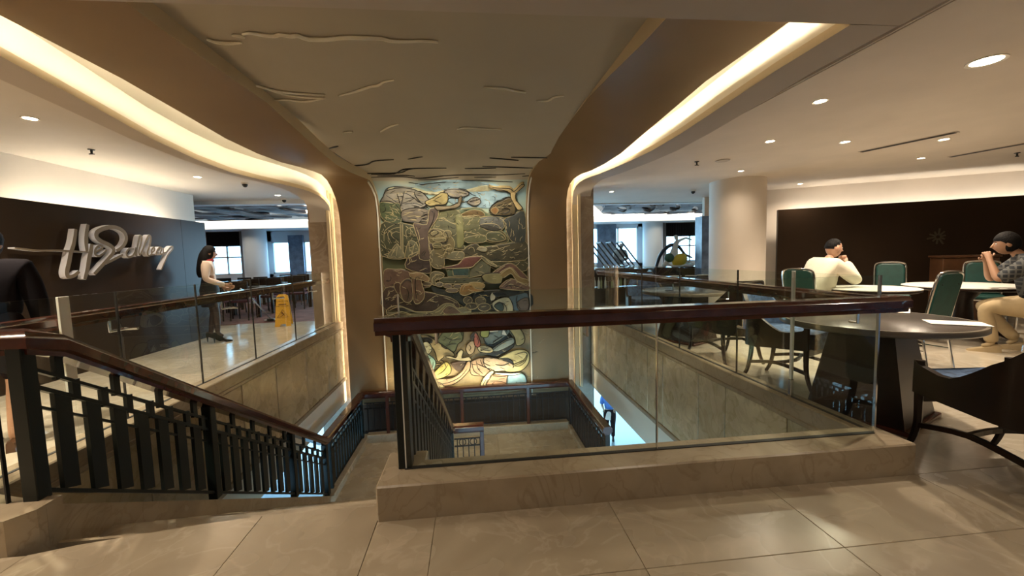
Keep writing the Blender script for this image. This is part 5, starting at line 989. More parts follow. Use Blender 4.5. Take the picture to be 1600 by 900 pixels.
def cloth_table(label, loc, rz, r=.75):
    T = thing('dining_table',label,'table',loc,rz,'pale topped lounge tables')
    MB().lathe([(r-.03,.70),(r,.71),(r,.738)],48).build('rim','dark_wood',T,smooth=True)
    MB().lathe([(r+.002,.736),(r+.002,.745),(r-.02,.752),(0,.752)],48).build('top_cover','white_cloth',T,smooth=True)
    MB().lathe([(.16,.08),(.11,.3),(.10,.55),(.2,.70)],16).build('column','dark_wood',T,smooth=True)
    for k in range(4):
        c,s = cos(k*pi/2+pi/4),sin(k*pi/2+pi/4)
        MB().bar(spline([(c*.08,s*.08,.16),(c*.3,s*.3,.12),(c*.52,s*.52,.025)],4),.08,.05).build('foot','dark_wood',T)
    return T
pedestal_table('large round dark table beside the glass corner with papers on its top',(3.07,2.79,0),.42,.60)
pedestal_table('farther round dark table behind the glass and armchair',(3.14,5.62,0),.5)
armchair('dark armchair nearest the camera with its curved side toward us',(2.97,1.88,0),-.10)
armchair('blue backed armchair beside the glass edge facing the large table',(3.06,3.58,0),pi+.45)
armchair('dark armchair seen from behind beyond the blue backed one',(3.0,4.50,0),.1)
armchair('armchair farthest along the glass guard with bentwood legs',(2.98,6.7,0),pi-.3)
banquet_chair('green chair with its back toward us behind the large round table',(4.80,3.93,0),.2)
banquet_chair('green chair behind the man in the cream sweater',(4.78,5.25,0),-pi/2+.35)
banquet_chair('empty green chair on the far side of the middle pale table',(7.12,6.15,0),pi-.75)
banquet_chair('empty green chair behind the far pale table by the wooden box',(8.05,5.55,0),pi-.85)
banquet_chair('green chair the man in the checked shirt sits on',(6.60,3.92,0),.78)
cloth_table('middle pale topped table where the man in cream leans',(5.42,4.95,0),0,.50)
cloth_table('far pale topped table in front of the man in the checked shirt',(6.72,4.86,0),.4,.62)
def sheet(nm, label, loc, rz, w, d, mt, t=.003, grp='papers on the lounge tables'):
    o = MB().box(-w/2,w/2,-d/2,d/2,0,t).build(nm,mt,None,loc=loc,rot=rz); return tag(o,label,'paper',grp)
sheet('paper_sheet','white sheet on the right rim of the large round table',(3.36,2.46,.7535),.9,.20,.30,'paper')
sheet('paper_sheet','loose white sheet near the left rim of the large table',(2.86,3.16,.7535),.4,.21,.2,'paper')
sheet('paper_sheet','white sheet at the back of the large table by the red folder',(3.62,3.05,.7535),.7,.3,.12,'paper')
sheet('folder','red folder at the back of the large round table',(3.38,3.18,.7535),.5,.22,.12,'red_paper',.008)
sheet('paper_sheet','white sheet on the middle pale table beside the green chair',(5.55,5.15,.7535),.3,.3,.21,'paper',.004)
o = thing('wooden_box','plain brown wooden cabinet against the dark lounge wall','cabinet',(8.62,6.26,0),-.48)
MB().bbox(-.36,.36,-.2,.2,0,1.08,.01).build('body','brown_wood',o); MB().bbox(-.38,.38,-.22,.22,1.08,1.12,.006).build('top','brown_wood',o)
# faint flower shape on the lounge wall
em = tag(MB().build('wall_flower','dull_gold') if False else None) if False else None
d_ = Vector((4.5,-2.35,0)).normalized(); n_ = Vector((-d_.y,d_.x,0)); base_ = Vector((8.79,6.80,1.465))
em = thing('wall_flower','faint gold flower shape on the dark lounge wall','emblem',base_-n_*.008,atan2(d_.y,d_.x))
for k in range(10):
    a = k*pi/5+.2; L = .11+.05*((k*7)%3)/2
    MB().bar([(cos(a)*.03,0,sin(a)*.03),(cos(a)*L,0,sin(a)*L)],.028,.008,up=(0,1,0)).build('petal','dull_gold',em)
# ------------------------------------------------------------------ left dining hall
def dark_chair(label, loc, rz):
    T = thing('dining_chair',label,'chair',loc,rz,'dark chairs in the dining hall')
    MB().bbox(-.21,.21,-.2,.22,.42,.47,.012).build('seat','maroon_cloth',T)
    mb = MB().bbox(-.21,.21,-.25,-.215,.5,.92,.012); mb.build('backrest','dark_wood',T)
    for sx in (-1,1):
        MB().tube([(sx*.19,.2,.43),(sx*.19,.21,0)],.017,5).build('leg','dark_wood',T); MB().tube([(sx*.19,-.23,.55),(sx*.19,-.2,.42),(sx*.19,-.25,0)],.017,5).build('leg','dark_wood',T)
    return T
def dark_table(label, loc):
    T = thing('dining_table',label,'table',loc,0,'tables in the dining hall')
    MB().bbox(-.55,.55,-.4,.4,.71,.75,.006).build('tabletop','table_dark',T)
    for sx in (-1,1):
        for sy in (-1,1): MB().bbox(sx*.48-.03,sx*.48+.03,sy*.33-.03,sy*.33+.03,0,.71,.004).build('leg','dark_wood',T)
    return T
tb = dark_table('dining table nearest the carpet edge in the far hall',(-5.75,10.7,0))
spots = [(-7.2,12.0,'second dining table row in the far hall'),(-5.3,12.7,'dining table beside the far marble pier'),(-9.4,12.6,'dining table under the curtained window'),(-6.3,14.0,'dining table in front of the bright far window')]
for x,y,l in spots: dup(tb,l,(x,y,0))
ch = dark_chair('dark dining chair at the near left of the carpet edge table',(-6.2,10.05,0),0.1)
nm_ = ['nearest','second','third','fourth','fifth']
pl = [(tb.location.x,tb.location.y,'the carpet edge table')]+[(x,y,['the second row table','the table by the marble pier','the table under the curtained window','the table by the bright window'][i]) for i,(x,y,_) in enumerate(spots)]
for x,y,w in pl:
    for dx,dy,r,q in ((-.28,-.62,0,'near left side'),(.28,-.62,.1,'near right side'),(-.28,.62,pi,'far left side'),(.28,.62,pi-.1,'far right side')):
        if w == 'the carpet edge table' and q == 'near left side': ch.location = (x+dx,y+dy,0); ch['label'] = 'dark dining chair on the near left side of the carpet edge table'; continue
        dup(ch,'dark dining chair on the %s of %s'%(q,w),(x+dx,y+dy,0),r)
# curtains
def curtain(label, x0, x1, y, z0, z1, mt, n, amp=.04):
    mb = MB(); pts = [(x0+(x1-x0)*i/(n*4),y+amp*sin(i*pi/2)) for i in range(n*4+1)]
    mb.grid([[(a,b,z1),(a,b,z0)] for a,b in pts]+[]); mb.grid([[(a,b+.012,z0),(a,b+.012,z1)] for a,b in pts])
    return tag(mb.build('curtain',mt,smooth=True),label,'curtain','pleated curtains at the far windows')
curtain('black pleated pelmet curtain above the small window in the left hall',-9.1,-7.95,14.85,1.95,2.52,'curtain',14)
curtain('grey side curtain hanging by the small window in the left hall',-8.0,-7.55,14.8,.1,2.52,'sheer',7)
curtain('black pleated pelmet curtain behind the sculpture',7.4,9.05,14.85,1.93,2.5,'curtain',18)
curtain('grey side curtain beside the round far column',7.2,7.42,14.8,.1,2.5,'sheer',4)
# wet floor sign and mop
ws = thing('wet_floor_sign','yellow folding wet floor sign standing on the polished marble','floor sign',(-4.02,8.85,0),.30)
for k,sy in enumerate((-1,1)):
    y0,y1 = sy*.17,sy*.02
    P = lambda x,z: (x,y0+(y1-y0)*z/.66,z)
    mb = MB(); outl = [(-.15,0),(-.06,0),(-.045,.05),(.045,.05),(.06,0),(.15,0),(.105,.62),(.06,.66),(-.06,.66),(-.105,.62)]
    q = [P(x,z) for x,z in outl]; q2 = [(x,y+sy*.014,z) for x,y,z in q]; n = len(q)
    tr = tessellate_polygon([[Vector((x,z,0)) for x,z in outl]])
    mb.add(q+q2,[t for t in tr]+[tuple(i+n for i in t) for t in tr]+[(i,(i+1)%n,(i+1)%n+n,i+n) for i in range(n)]); pan = mb.build('panel','sign_yellow',ws)
    if sy < 0:
        inkp = lambda x,z,e=.017: (x,P(x,z)[1]-e,z)
        def ink(x0,x1,z0,z1,nm='print_mark'): MB().add([inkp(x0,z0),inkp(x1,z0),inkp(x1,z1),inkp(x0,z1),inkp(x0,z0,.012),inkp(x1,z0,.012),inkp(x1,z1,.012),inkp(x0,z1,.012)],[(0,1,2,3),(0,4,5,1),(1,5,6,2),(2,6,7,3),(3,7,4,0)]).build(nm,'sign_ink',pan)
        ink(-.035,.04,.575,.615,'handle_slot')
        ink(-.07,.07,.445,.462)
        for txt,z,h in (('CAUTION',.505,.034),('WET FLOOR',.405,.03)):
            c = bpy.data.curves.new('sign_text','FONT'); c.body = txt; c.size = h*1.35; c.align_x = 'CENTER'; c.extrude = .001
            t = link('sign_text',c); t.rotation_euler = (pi/2+.22,0,0); bpy.context.view_layer.update(); tm = bpy.data.meshes.new_from_object(t.evaluated_get(bpy.context.evaluated_depsgraph_get())); tm.transform(Matrix.Rotation(pi/2+.22,4,'X')); bpy.data.objects.remove(t,do_unlink=True); tm.materials.append(MATS['sign_ink']); link('printed_words',tm,pan,(0,P(0,z)[1]-.018,z))
        MB().tube([inkp(-.10,.19),inkp(.10,.19),inkp(0,.345)],.007,4,closed=True).build('warning_triangle','sign_ink',pan)
        f = MB().ell(inkp(-.012,.292),(.012,.004,.012),8,5); f.tube([inkp(-.008,.28),inkp(.01,.245),inkp(-.012,.215),inkp(-.04,.21)],.008,4); f.tube([inkp(.01,.245),inkp(.045,.225)],.007,4); f.tube([inkp(-.005,.272),inkp(.035,.268)],.005,4); f.tube([inkp(-.005,.27),inkp(-.035,.25)],.005,4); f.build('slipping_figure','sign_ink',pan)
mp = thing('mop','floor mop with a long steel handle lying toward the carpet','mop',(-4.62,9.55,0))
MB().tube([(0,0,.05),(.20,-1.0,.55),(.30,-1.65,.86)],.014,6).build('handle','steel',mp); MB().bbox(-.07,.07,-.05,.05,.02,.07,.01).build('clamp','black',mp)
mb = MB()
for k in range(12): a = -.9+k*.16; mb.tube([(0,0,.04),(.12*sin(a),.06*cos(a),.035),(.24*sin(a),.12*cos(a)+.04,.012)],.016,5)
mb.build('head','mop_white',mp)
# ------------------------------------------------------------------ right far buffet
bf = thing('buffet_counter','long dark buffet counter with lit bottle shelves beyond the guard','counter',(3.75,10.2,0))
MB().bbox(-.8,.75,-.3,.3,.86,.92,.008).build('worktop','counter_dark',bf); MB().box(-.78,.73,.26,.29,0,.86).build('back_board','counter_dark',bf); MB().box(-.78,.73,-.26,.26,0,.06).build('plinth','counter_dark',bf); MB().box(-.76,.71,-.26,.25,.42,.44).build('shelf','counter_dark',bf)
for x in (-.78,-.3,.2,.70): MB().box(x,x+.03,-.27,.26,.06,.86).build('upright','counter_dark',bf)
bt = None
for i in range(16):
    x = 3.05+i*.088; y = 10.05+.06*(i%2); mt = 'bottle_green' if i%3 == 0 else 'bottle_clear'
    b = MB().lathe([(.028,0),(.03,.02),(.03,.17),(.012,.23),(.012,.29)],10).build('bottle',mt,None,smooth=True,loc=(x,y,.441))
    tag(b,'%s bottle on the lit shelf under the far buffet counter'%('green' if i%3 == 0 else 'clear glass'),'bottle','bottles under the buffet counter')
for i in range(4):
    x = 3.02+i*.27
    T = thing('sneeze_guard',['first','second','third','fourth','fifth'][i]+' slanted glass food shield counting from the marble pier','food shield',(x,10.2,.92),0,'slanted food shields on the buffet')
    fr = [(-.06,.0,.66),(.42,0,.10)]
    MB().bar([(0,-.2,.70),(.5,-.2,.06)],.032,.032).build('frame_bar','black',T); MB().bar([(0,.2,.70),(.5,.2,.06)],.032,.032).build('frame_bar','black',T)
    MB().bar([(0,-.2,.70),(0,.2,.70)],.032,.032).build('frame_bar','black',T); MB().box(.46,.49,-.21,-.18,0,.10).box(.46,.49,.18,.21,0,.10).build('foot','steel',T)
    MB().hexa([(.01,-.19,.685),(.49,-.19,.07),(.49,.19,.07),(.01,.19,.685)],[(.015,-.19,.69),(.495,-.19,.075),(.495,.19,.075),(.015,.19,.69)]).build('glass_pane','glass_window',T)
    MB().bbox(.1,.34,-.17,.17,.0,.05,.01).build('food_tray','steel',T)
c2 = thing('bar_counter','dark curved bar counter carrying the coloured sculpture','counter',(5.52,10.0,0))
MB().prism([(-.85,-.15),(-.4,-.32),(.3,-.36),(.68,-.3),(.68,.4),(-.85,.4)],0,.88).build('body','counter_dark',c2); MB().prism([(-.9,-.18),(-.42,-.37),(.3,-.41),(.70,-.35),(.70,.42),(-.9,.42)],.88,.94).build('worktop','counter_dark',c2)
c3 = thing('serving_table','dark low serving table with pale dishes behind the glass','table',(4.6,8.4,0))
MB().bbox(-.75,.75,-.4,.4,.70,.76,.01).build('tabletop','counter_dark',c3); MB().box(-.7,.7,-.35,.35,.0,.70).build('body','counter_dark',c3)
for i in range(4):
    tag(MB().lathe([(.04,0),(.10,.015),(.13,.04),(.12,.04),(.09,.02),(0,.02)],16).build('dish','white_cloth',None,smooth=True,loc=(4.1+i*.32,8.3+.08*(i%2),.76)),'pale dish on the low serving table, %s from the marble pier'%['first','second','third','fourth'][i],'dish','dishes on the serving table')
# ceiling fittings
def downlight(label, x, y, z, on=True, r=.075, p=14, parent=None):
    T = thing('downlight',label,'ceiling light',(x,y,z),0,'recessed ceiling downlights')
    MB().lathe([(r*.78,.02),(r*.78,-.002),(r,-.008),(r,.0)],24).build('trim_ring','cream' if on else 'steel',T,smooth=True)
    MB().lathe([(r*.77,-.004),(0,-.004)],20).build('lens','lens_glow' if on else 'paper',T)
    if p:
        l = bpy.data.lights.new('downlight_beam','SPOT'); l.energy = p; l.color = (1,.82,.62); l.spot_size = radians(150); l.spot_blend = .9; l.shadow_soft_size = .05
        link('downlight_beam',l,T,(0,0,-.02))
    return T
zc = 2.64
PWF = {(4.53,6.42): .25, (3.70,4.71): .6, (6.73,7.7): .5, (3.0,8.4): .3}
DLS = [(3.80,2.69,'large downlight nearest the camera on the lounge ceiling',1,.11),(3.20,3.46,'bright round downlight over the large dark table',1,.06),(4.74,4.74,'bright downlight between the column and the slot diffuser',1,.06),(3.70,4.71,'dim downlight above the glass guard',1,.06),(4.53,6.42,'downlight just in front of the round column',1,.05),(6.73,7.7,'downlight beside the brown lounge wall',1,.05),(6.88,5.6,'downlight over the far pale table',1,.05),(6.0,4.63,'downlight beside the long slot diffuser',1,.06),(3.0,8.4,'downlight over the far end of the guard',1,.05)]
for x,y,l,on,r in DLS: downlight(l,x,y,zc,on,r,PW_DL*PWF.get((x,y),1))
for x,y,l in ((-3.7,3.0,'added unseen downlight above the near end of the left glass guard'),(-3.7,1.9,'added unseen downlight above the curb block left of the stair')): downlight(l,x,y,2.70,1,.06,PW_DL*2.2)  # two out-of-view lamps added to brighten the facing well wall
for x,y,l in ((-4.25,6.85,'downlight near the end of the lettered wall'),(-4.0,4.2,'downlight in front of the script lettering'),(-3.9,8.7,'downlight over the wet floor sign')): downlight(l,x,y,2.70,1,.06,PW_DL*.6)
def slot(label,p,q):
    p,q = Vector(p),Vector(q); d = q-p; T = thing('slot_diffuser',label,'air vent',p,atan2(d.y,d.x))
    L = d.length; MB().box(0,L,-.045,.045,-.008,0).build('frame','soffit',T); MB().box(.02,L-.02,-.036,-.003,-.012,-.004).box(.02,L-.02,.003,.036,-.012,-.004).build('slot','black',T); return T
slot('long slot air diffuser over the middle tables',(5.45,5.22,zc),(5.77,4.31,zc))
slot('second slot air diffuser nearest the picture edge',(7.26,5.53,zc),(7.5,4.55,zc))
def sprinkler(label,x,y,z):
    T = thing('sprinkler',label,'sprinkler',(x,y,z)); MB().lathe([(.035,0),(.03,-.008),(.012,-.01),(.010,-.045),(.02,-.048),(.02,-.052)],12).build('body','black',T,smooth=True); MB().box(-.03,.03,-.004,.004,-.058,-.05).build('deflector','black',T); return T
sprinkler('small black sprinkler on the left hall ceiling',-4.4,5.26,2.70); sprinkler('black sprinkler on the ceiling before the column',3.36,5.75,zc); sprinkler('black sprinkler at the far right of the lounge ceiling',8.1,5.3,zc)
def dome(label,x,y,z):
    T = thing('dome_camera',label,'security camera',(x,y,z)); MB().lathe([(.06,0),(.055,-.025)],16).build('base','plaster',T); MB().ell((0,0,-.035),(.042,.042,.045),12,8).build('dome','black',T,smooth=True); return T
dome('black dome camera on the left hall ceiling by the cove',-3.82,7.36,2.70); dome('dome camera on the lounge ceiling before the dining hall',4.8,8.35,zc); dome('dome camera beside the far left pier',-4.0,9.2,2.70)
tag(MB().lathe([(.10,-.006),(.095,-.012),(0,-.012)],24).build('ceiling_speaker','soffit',None,loc=(3.72,5.68,zc)),'round ceiling speaker grille before the column','speaker')
# ------------------------------------------------------------------ people
def skin_mesh(verts, edges, sub=2):
    me = bpy.data.meshes.new('skin_tmp'); me.from_pydata([v[0] for v in verts],edges,[]); o = bpy.data.objects.new('skin_tmp',me); COL.objects.link(o)
    o.modifiers.new('s','SKIN').use_smooth_shade = True
    m = o.modifiers.new('u','SUBSURF'); m.levels = sub; m.render_levels = sub
    for i,v in enumerate(verts):
        r = v[1]; sv = me.skin_vertices[0].data[i]; sv.radius = (r,r) if not isinstance(r,tuple) else r; sv.use_root = (i == 0)
    dg = bpy.context.evaluated_depsgraph_get(); dg.update()
    r = bpy.data.meshes.new_from_object(o.evaluated_get(dg)); bpy.data.objects.remove(o,do_unlink=True); return r
class G:
    def __init__(s): s.v = []; s.e = []; s.n = {}
    def p(s, name, co, r, to=None):
        s.n[name] = len(s.v); s.v.append((Vector(co),r))
        if to is not None: s.e.append((s.n[to],s.n[name]))
        return s
def hand(g, wr, el, side, curl, pal=None, k=1.0):
    w,e = g.v[g.n[wr]][0],g.v[g.n[el]][0]; d = (w-e).normalized()
    up = Vector(pal) if pal else Vector((side,0,0)); up = (up-d*up.dot(d)).normalized(); s = d.cross(up)
    g.p(wr+'p',w+d*.045*k,.026*k,wr)
    for i,(o,L) in enumerate(((-.027,.072),(-.009,.082),(.009,.076),(.027,.060))):
        b = w+d*.085*k+s*o*k; c = curl
        d1 = (d*cos(c*.5)+up*sin(c*.5)); d2 = (d*cos(c*1.2)+up*sin(c*1.2)); d3 = (d*cos(c*1.8)+up*sin(c*1.8))
        n = wr+'f%d'%i; g.p(n+'a',b,.0105*k,wr+'p'); g.p(n+'b',b+d1*L*.45*k,.009*k,n+'a'); g.p(n+'c',b+d1*L*.45*k+d2*L*.35*k,.008*k,n+'b'); g.p(n+'d',b+d1*L*.45*k+d2*L*.35*k+d3*L*.3*k,.0065*k,n+'c')
    t = w+d*.03*k-s*.032*k; g.p(wr+'t0',t,.012*k,wr+'p'); g.p(wr+'t1',t+(d*.6-s*.6+up*.4).normalized()*.035*k,.0105*k,wr+'t0'); g.p(wr+'t2',t+(d*.6-s*.6+up*.4).normalized()*.035*k+(d*.9+up*.4).normalized()*.03*k,.008*k,wr+'t1')
def head_mb(c, R, k=1.0):
    mb = MB(); vs = []; n,m = 20,16
    for i in range(m+1):
        t = pi*i/m
        for j in range(n):
            a = 2*pi*j/n; x,y,z = sin(t)*sin(a),sin(t)*cos(a),-cos(t)
            X,Y,Z = x*.073,y*.092,z*.112
            if z < 0: X *= 1-.22*(-z); Y += .012*(-z)*(1 if y > 0 else 0); Y *= 1-.18*(-z) if y < 0 else 1
            if y > .75 and -.45 < z < .2: Y += .020*max(0,1-abs(x)*5)*max(0,1-abs(z+.18)*3)      # nose
            if y > .6 and .02 < z < .3: Y -= .006*max(0,1-abs(abs(x)-.38)*4)                      # eye sockets
            if y > .7 and -.95 < z < -.75: Y += .008
            vs.append(Vector(c)+R@(Vector((X,Y,Z))*k))
    mb.add(vs,[(i*n+j,i*n+(j+1)%n,(i+1)*n+(j+1)%n,(i+1)*n+j) for i in range(m) for j in range(n)],0)
    f = lambda x,y,z: Vector(c)+R@(Vector((x,y,z))*k)
    mb.tube([f(0,.086,.02),f(0,.104,-.012),f(0,.112,-.026)],[.006*k,.011*k,.013*k],8,0); 
    for s in (-1,1):
        mb.ell(f(s*.073,-.004,-.004),(.010*k,.022*k,.032*k),8,6,0,R)
        mb.ell(f(s*.030,.079,.010),(.013*k,.008*k,.008*k),8,6,1,R); mb.ell(f(s*.030,.0862,.010),(.005*k,.003*k,.005*k),8,5,2,R)
        mb.tube([f(s*.015,.088,.030),f(s*.030,.088,.034),f(s*.047,.078,.028)],.0035*k,5,2)
    mb.ell(f(0,.083,-.052),(.022*k,.010*k,.006*k),8,5,3,R)
    return mb
def person(label, loc, rz, joints, hands, head, skinmat, wear, hair, scale=1.0, group=None, nm='person'):
    T = thing(nm,label,'person',loc,rz,group); T.scale = (scale,)*3
    g = G(); g.p('pelvis',joints['pelvis'],.105)
    J = lambda k: joints[k]
    g.p('waist',J('waist'),.10,'pelvis').p('chest',J('chest'),.115,'waist').p('neck',J('neck'),.055,'chest').p('skull',J('skull'),.05,'neck')
    for s in 'lr':
        if 'sh'+s in joints:
            g.p('sh'+s,J('sh'+s),.058,'chest').p('ua'+s,Vector(J('sh'+s)).lerp(Vector(J('el'+s)),.35),.050,'sh'+s).p('el'+s,J('el'+s),.040,'ua'+s).p('fa'+s,Vector(J('el'+s)).lerp(Vector(J('wr'+s)),.3),.041,'el'+s).p('wr'+s,J('wr'+s),.026,'fa'+s)
            if s in hands: hand(g,'wr'+s,'el'+s,-1 if s == 'l' else 1,*hands[s])
        if 'hip'+s in joints:
            g.p('hip'+s,J('hip'+s),.088,'pelvis').p('th'+s,Vector(J('hip'+s)).lerp(Vector(J('kn'+s)),.4),.078,'hip'+s).p('kn'+s,J('kn'+s),.054,'th'+s).p('cf'+s,Vector(J('kn'+s)).lerp(Vector(J('an'+s)),.35),.052,'kn'+s).p('an'+s,J('an'+s),.034,'cf'+s).p('toe'+s,Vector(J('an'+s)).lerp(Vector(J('toe'+s)),.62),.021,'an'+s)
    me = skin_mesh(g.v,g.e,2)
    bm = bmesh.new(); bm.from_mesh(me)
    c,yaw,pitch,hk = head; R = Matrix.Rotation(yaw,3,'Z')@Matrix.Rotation(pitch,3,'X')
    hb = head_mb(c,R,hk); hm = bpy.data.meshes.new('h'); hm.from_pydata(hb.v,[],hb.f); hm.polygons.foreach_set('material_index',hb.mi); bm.from_mesh(hm)
    bmesh.ops.recalc_face_normals(bm,faces=bm.faces); out = bpy.data.meshes.new('body'); bm.to_mesh(out); bm.free()
    for q in (skinmat,'eye_white','hair','lip'): out.materials.append(MATS[q])
    tm,bmt = wear[0][1],(wear[1][1] if len(wear) > 1 else wear[0][1]); out.materials.append(MATS[tm]); out.materials.append(MATS[bmt])
    gn = [(k,g.v[i][0]) for k,i in g.n.items()]; hc = Vector(c)
    for p in out.polygons:
        p.use_smooth = True
        if (p.center-hc).length < .16*hk: continue
        k = min(gn,key=lambda t:(t[1]-p.center).length_squared)[0]
        if k in ('chest','shl','shr','ual','uar','waist'): p.material_index = 4
        elif k[:2] in ('an','to') and k in ('anl','anr','toel','toer') and wear[1][0] != 'shorts': p.material_index = 5
        elif k in ('pelvis','hipl','hipr','thl','thr') or (k in ('knl','knr','cfl','cfr') and wear[1][0] != 'shorts'): p.material_index = 5
    link('body',out,T)
    for nm_,mt,parts,rads in wear:      # garments follow the body's joints
        gg = G(); first = True
        for k,to,r in parts:
            co = g.v[g.n[k]][0] if isinstance(k,str) and k in g.n else Vector(joints[k]); gg.p(k,co,r,to)
        m2 = skin_mesh(gg.v,gg.e,2); m2.materials.append(MATS[mt])
        for p in m2.polygons: p.use_smooth = True
        link(nm_,m2,T)
    if hair:
        hmb = MB(); vs = []; n,m = 20,14
        for i in range(m+1):
            t = pi*i/m
            for j in range(n):
                a = 2*pi*j/n; x,y,z = sin(t)*sin(a),sin(t)*cos(a),-cos(t)
                q_ = min(1,max(0,(y+.75)/1.3)); lim = hair.get('back',-.5)*(1-q_)+hair.get('front',.35)*q_
                kk = 1.09 if z > lim else .93
                hk2 = hair.get('puff',1.0)
                vs.append(Vector(c)+R@(Vector((x*.075*kk*hk2,y*.093*kk*hk2-.004,z*.113*kk*hk2+.004))*hk))
        hmb.add(vs,[(i*n+j,i*n+(j+1)%n,(i+1)*n+(j+1)%n,(i+1)*n+j) for i in range(m) for j in range(n)])
        if 'long' in hair:
            hmb.tube(spline([Vector(c)+R@(Vector(q)*hk) for q in hair['long']],4),hair['lr'],10)
        hmb.build('hair','hair',T,smooth=True)
    return T
def shoe(T, a, t, mt='shoe_black', heel=0, nm='shoe'):
    a,t = Vector(a),Vector(t); d = (t-a); d.z = 0; d.normalize(); s = Vector((-d.y,d.x,0)); zb = 0
    mb = MB(); st = [(-.07,.026,heel,heel+.085),(-.03,.034,heel,heel+.095),(.04,.036,heel*.55,heel*.6+.07),(.11,.040,0,.05),(.16,.036,0,.035),(.20,.012,0,.02)]
    rows = []
    for u,w,z0,z1 in st:
        p = Vector((a.x,a.y,0))+d*u; rows.append([p+s*w+Vector((0,0,z0)),p+s*w*.8+Vector((0,0,z1*.8+z0*.2)),p+Vector((0,0,z1)),p-s*w*.8+Vector((0,0,z1*.8+z0*.2)),p-s*w+Vector((0,0,z0)),p+s*w+Vector((0,0,z0))])
    mb.grid(rows); mb.add(rows[0][:5],[(0,1,2,3,4)]); mb.add(rows[-1][:5],[(4,3,2,1,0)])
    if heel: p = Vector((a.x,a.y,0))-d*.055; mb.tube([p+Vector((0,0,heel+.01)),p],[.016,.006],6)
    return mb.build(nm,mt,T,smooth=True)
# woman with the mop, turned away to the dining hall (local +Y is where she faces)
Jw = dict(pelvis=(0,-.02,.93),waist=(0,.0,1.06),chest=(0,.0,1.24),neck=(0,.0,1.38),skull=(0,.02,1.46),
  shl=(-.165,-.01,1.325),ell=(-.22,-.04,1.07),wrl=(-.20,.16,.93),shr=(.165,-.01,1.325),elr=(.215,-.03,1.08),wrr=(.10,.22,.97),
  hipl=(-.085,0,.88),knl=(-.085,.015,.51),anl=(-.09,-.05,.15),toel=(-.09,.07,.06),hipr=(.085,0,.88),knr=(.07,.06,.51),anr=(.075,.06,.15),toer=(.075,.18,.06))
w = person('woman in pale blouse and black skirt standing at the end of the lettered wall',(-4.43,7.22,0),-pi/2+.45,Jw,{'l':(1.0,),'r':(1.1,)},((0,.03,1.515),.15,-.12,.98),'skin',
  [('blouse','blouse',[('waist',None,.118),('chest','waist',.128),('neck','chest',.062),('shl','chest',.075),('ual','shl',.066),('ell','ual',.054),('wrl','ell',.040),('shr','chest',.075),('uar','shr',.066),('elr','uar',.054),('wrr','elr',.040)],0),
   ('stockings','stocking',[('pelvis',None,.09),('hipl','pelvis',.092),('thl','hipl',.082),('knl','thl',.058),('cfl','knl',.056),('anl','cfl',.037),('toel','anl',.031),('hipr','pelvis',.092),('thr','hipr',.082),('knr','thr',.058),('cfr','knr',.056),('anr','cfr',.037),('toer','anr',.031)],0)],
  {'front':.45,'side':-.3,'back':-.9,'puff':1.08,'long':[(0,-.02,.05),(0,-.055,-.05),(0,-.07,-.18),(.0,-.085,-.32),(.0,-.085,-.43)],'lr':[.07,.078,.084,.088,.09,.092,.093,.093,.092,.09,.088,.085,.08,.075,.066,.055,.04]},1.0)
sk = MB(); sk.lathe([(.118,1.10),(.135,1.02),(.172,.90),(.168,.78),(.158,.62),(.150,.615),(.10,.7)],24); sk.v = [(x*1.02,y*.82-.01,z) for x,y,z in sk.v]; sk.build('skirt','skirt_black',w,smooth=True)
sc = MB(); sc.tube(spline([(.075*cos(a*pi/5),.065*sin(a*pi/5),1.385+.01*sin(a)) for a in range(10)],3,True),.024,6,closed=True); sc.build('scarf','scarf_red',w,smooth=True)
shoe(w,(-.09,-.05,0),(-.09,.1,0),'shoe_black',.085); shoe(w,(.075,.06,0),(.075,.2,0),'shoe_black',.085)
# person in dark clothes at the left edge
Jd = dict(pelvis=(0,0,.92),waist=(0,.01,1.05),chest=(0,.02,1.24),neck=(0,.02,1.38),skull=(0,.04,1.46),shl=(-.18,.0,1.32),ell=(-.23,-.05,1.05),wrl=(-.21,.09,.84),shr=(.18,0,1.32),elr=(.23,.02,1.05),wrr=(.20,.16,.86),
  hipl=(-.09,0,.88),knl=(-.10,.07,.48),anl=(-.10,.02,.08),toel=(-.11,.15,.035),hipr=(.09,0,.88),knr=(.09,-.03,.48),anr=(.09,-.16,.09),toer=(.10,-.03,.035))
TR = lambda r: [('pelvis',None,.145*r),('waist','pelvis',.13*r),('hipl','pelvis',.122*r),('thl','hipl',.108*r),('knl','thl',.072*r),('cfl','knl',.066*r),('anl','cfl',.055*r),('hipr','pelvis',.122*r),('thr','hipr',.108*r),('knr','thr',.072*r),('cfr','knr',.066*r),('anr','cfr',.055*r)]
SH = lambda r,el=None: [('pelvis',None,.150*r),('waist','pelvis',.140*r),('chest','waist',.138*r),('neck','chest',.068),('shl','chest',.080*r),('ual','shl',.070*r),('ell','ual',.058*r)]+([('wrl','ell',.045*r)] if el else [])+[('shr','chest',.080*r),('uar','shr',.070*r),('elr','uar',.058*r)]+([('wrr','elr',.045*r)] if el else [])
d = person('person in dark clothes with dark hair standing at the edge beside the glass guard',(-3.53,3.28,0),.5,Jd,{'l':(.5,),'r':(.5,)},((0,.05,1.505),-.2,0,1.0),'skin_tan',[('top','dark_cloth',SH(1.12,True),0),('shorts','dark_cloth',TR(1.0)[:5]+TR(1.0)[7:10],0)],{'front':.4,'side':-.4,'back':-.9,'puff':1.10},1.0)
shoe(d,(-.10,.02,0),(-.11,.15,0),'brown_wood'); shoe(d,(.09,-.16,0),(.10,-.03,0),'brown_wood')
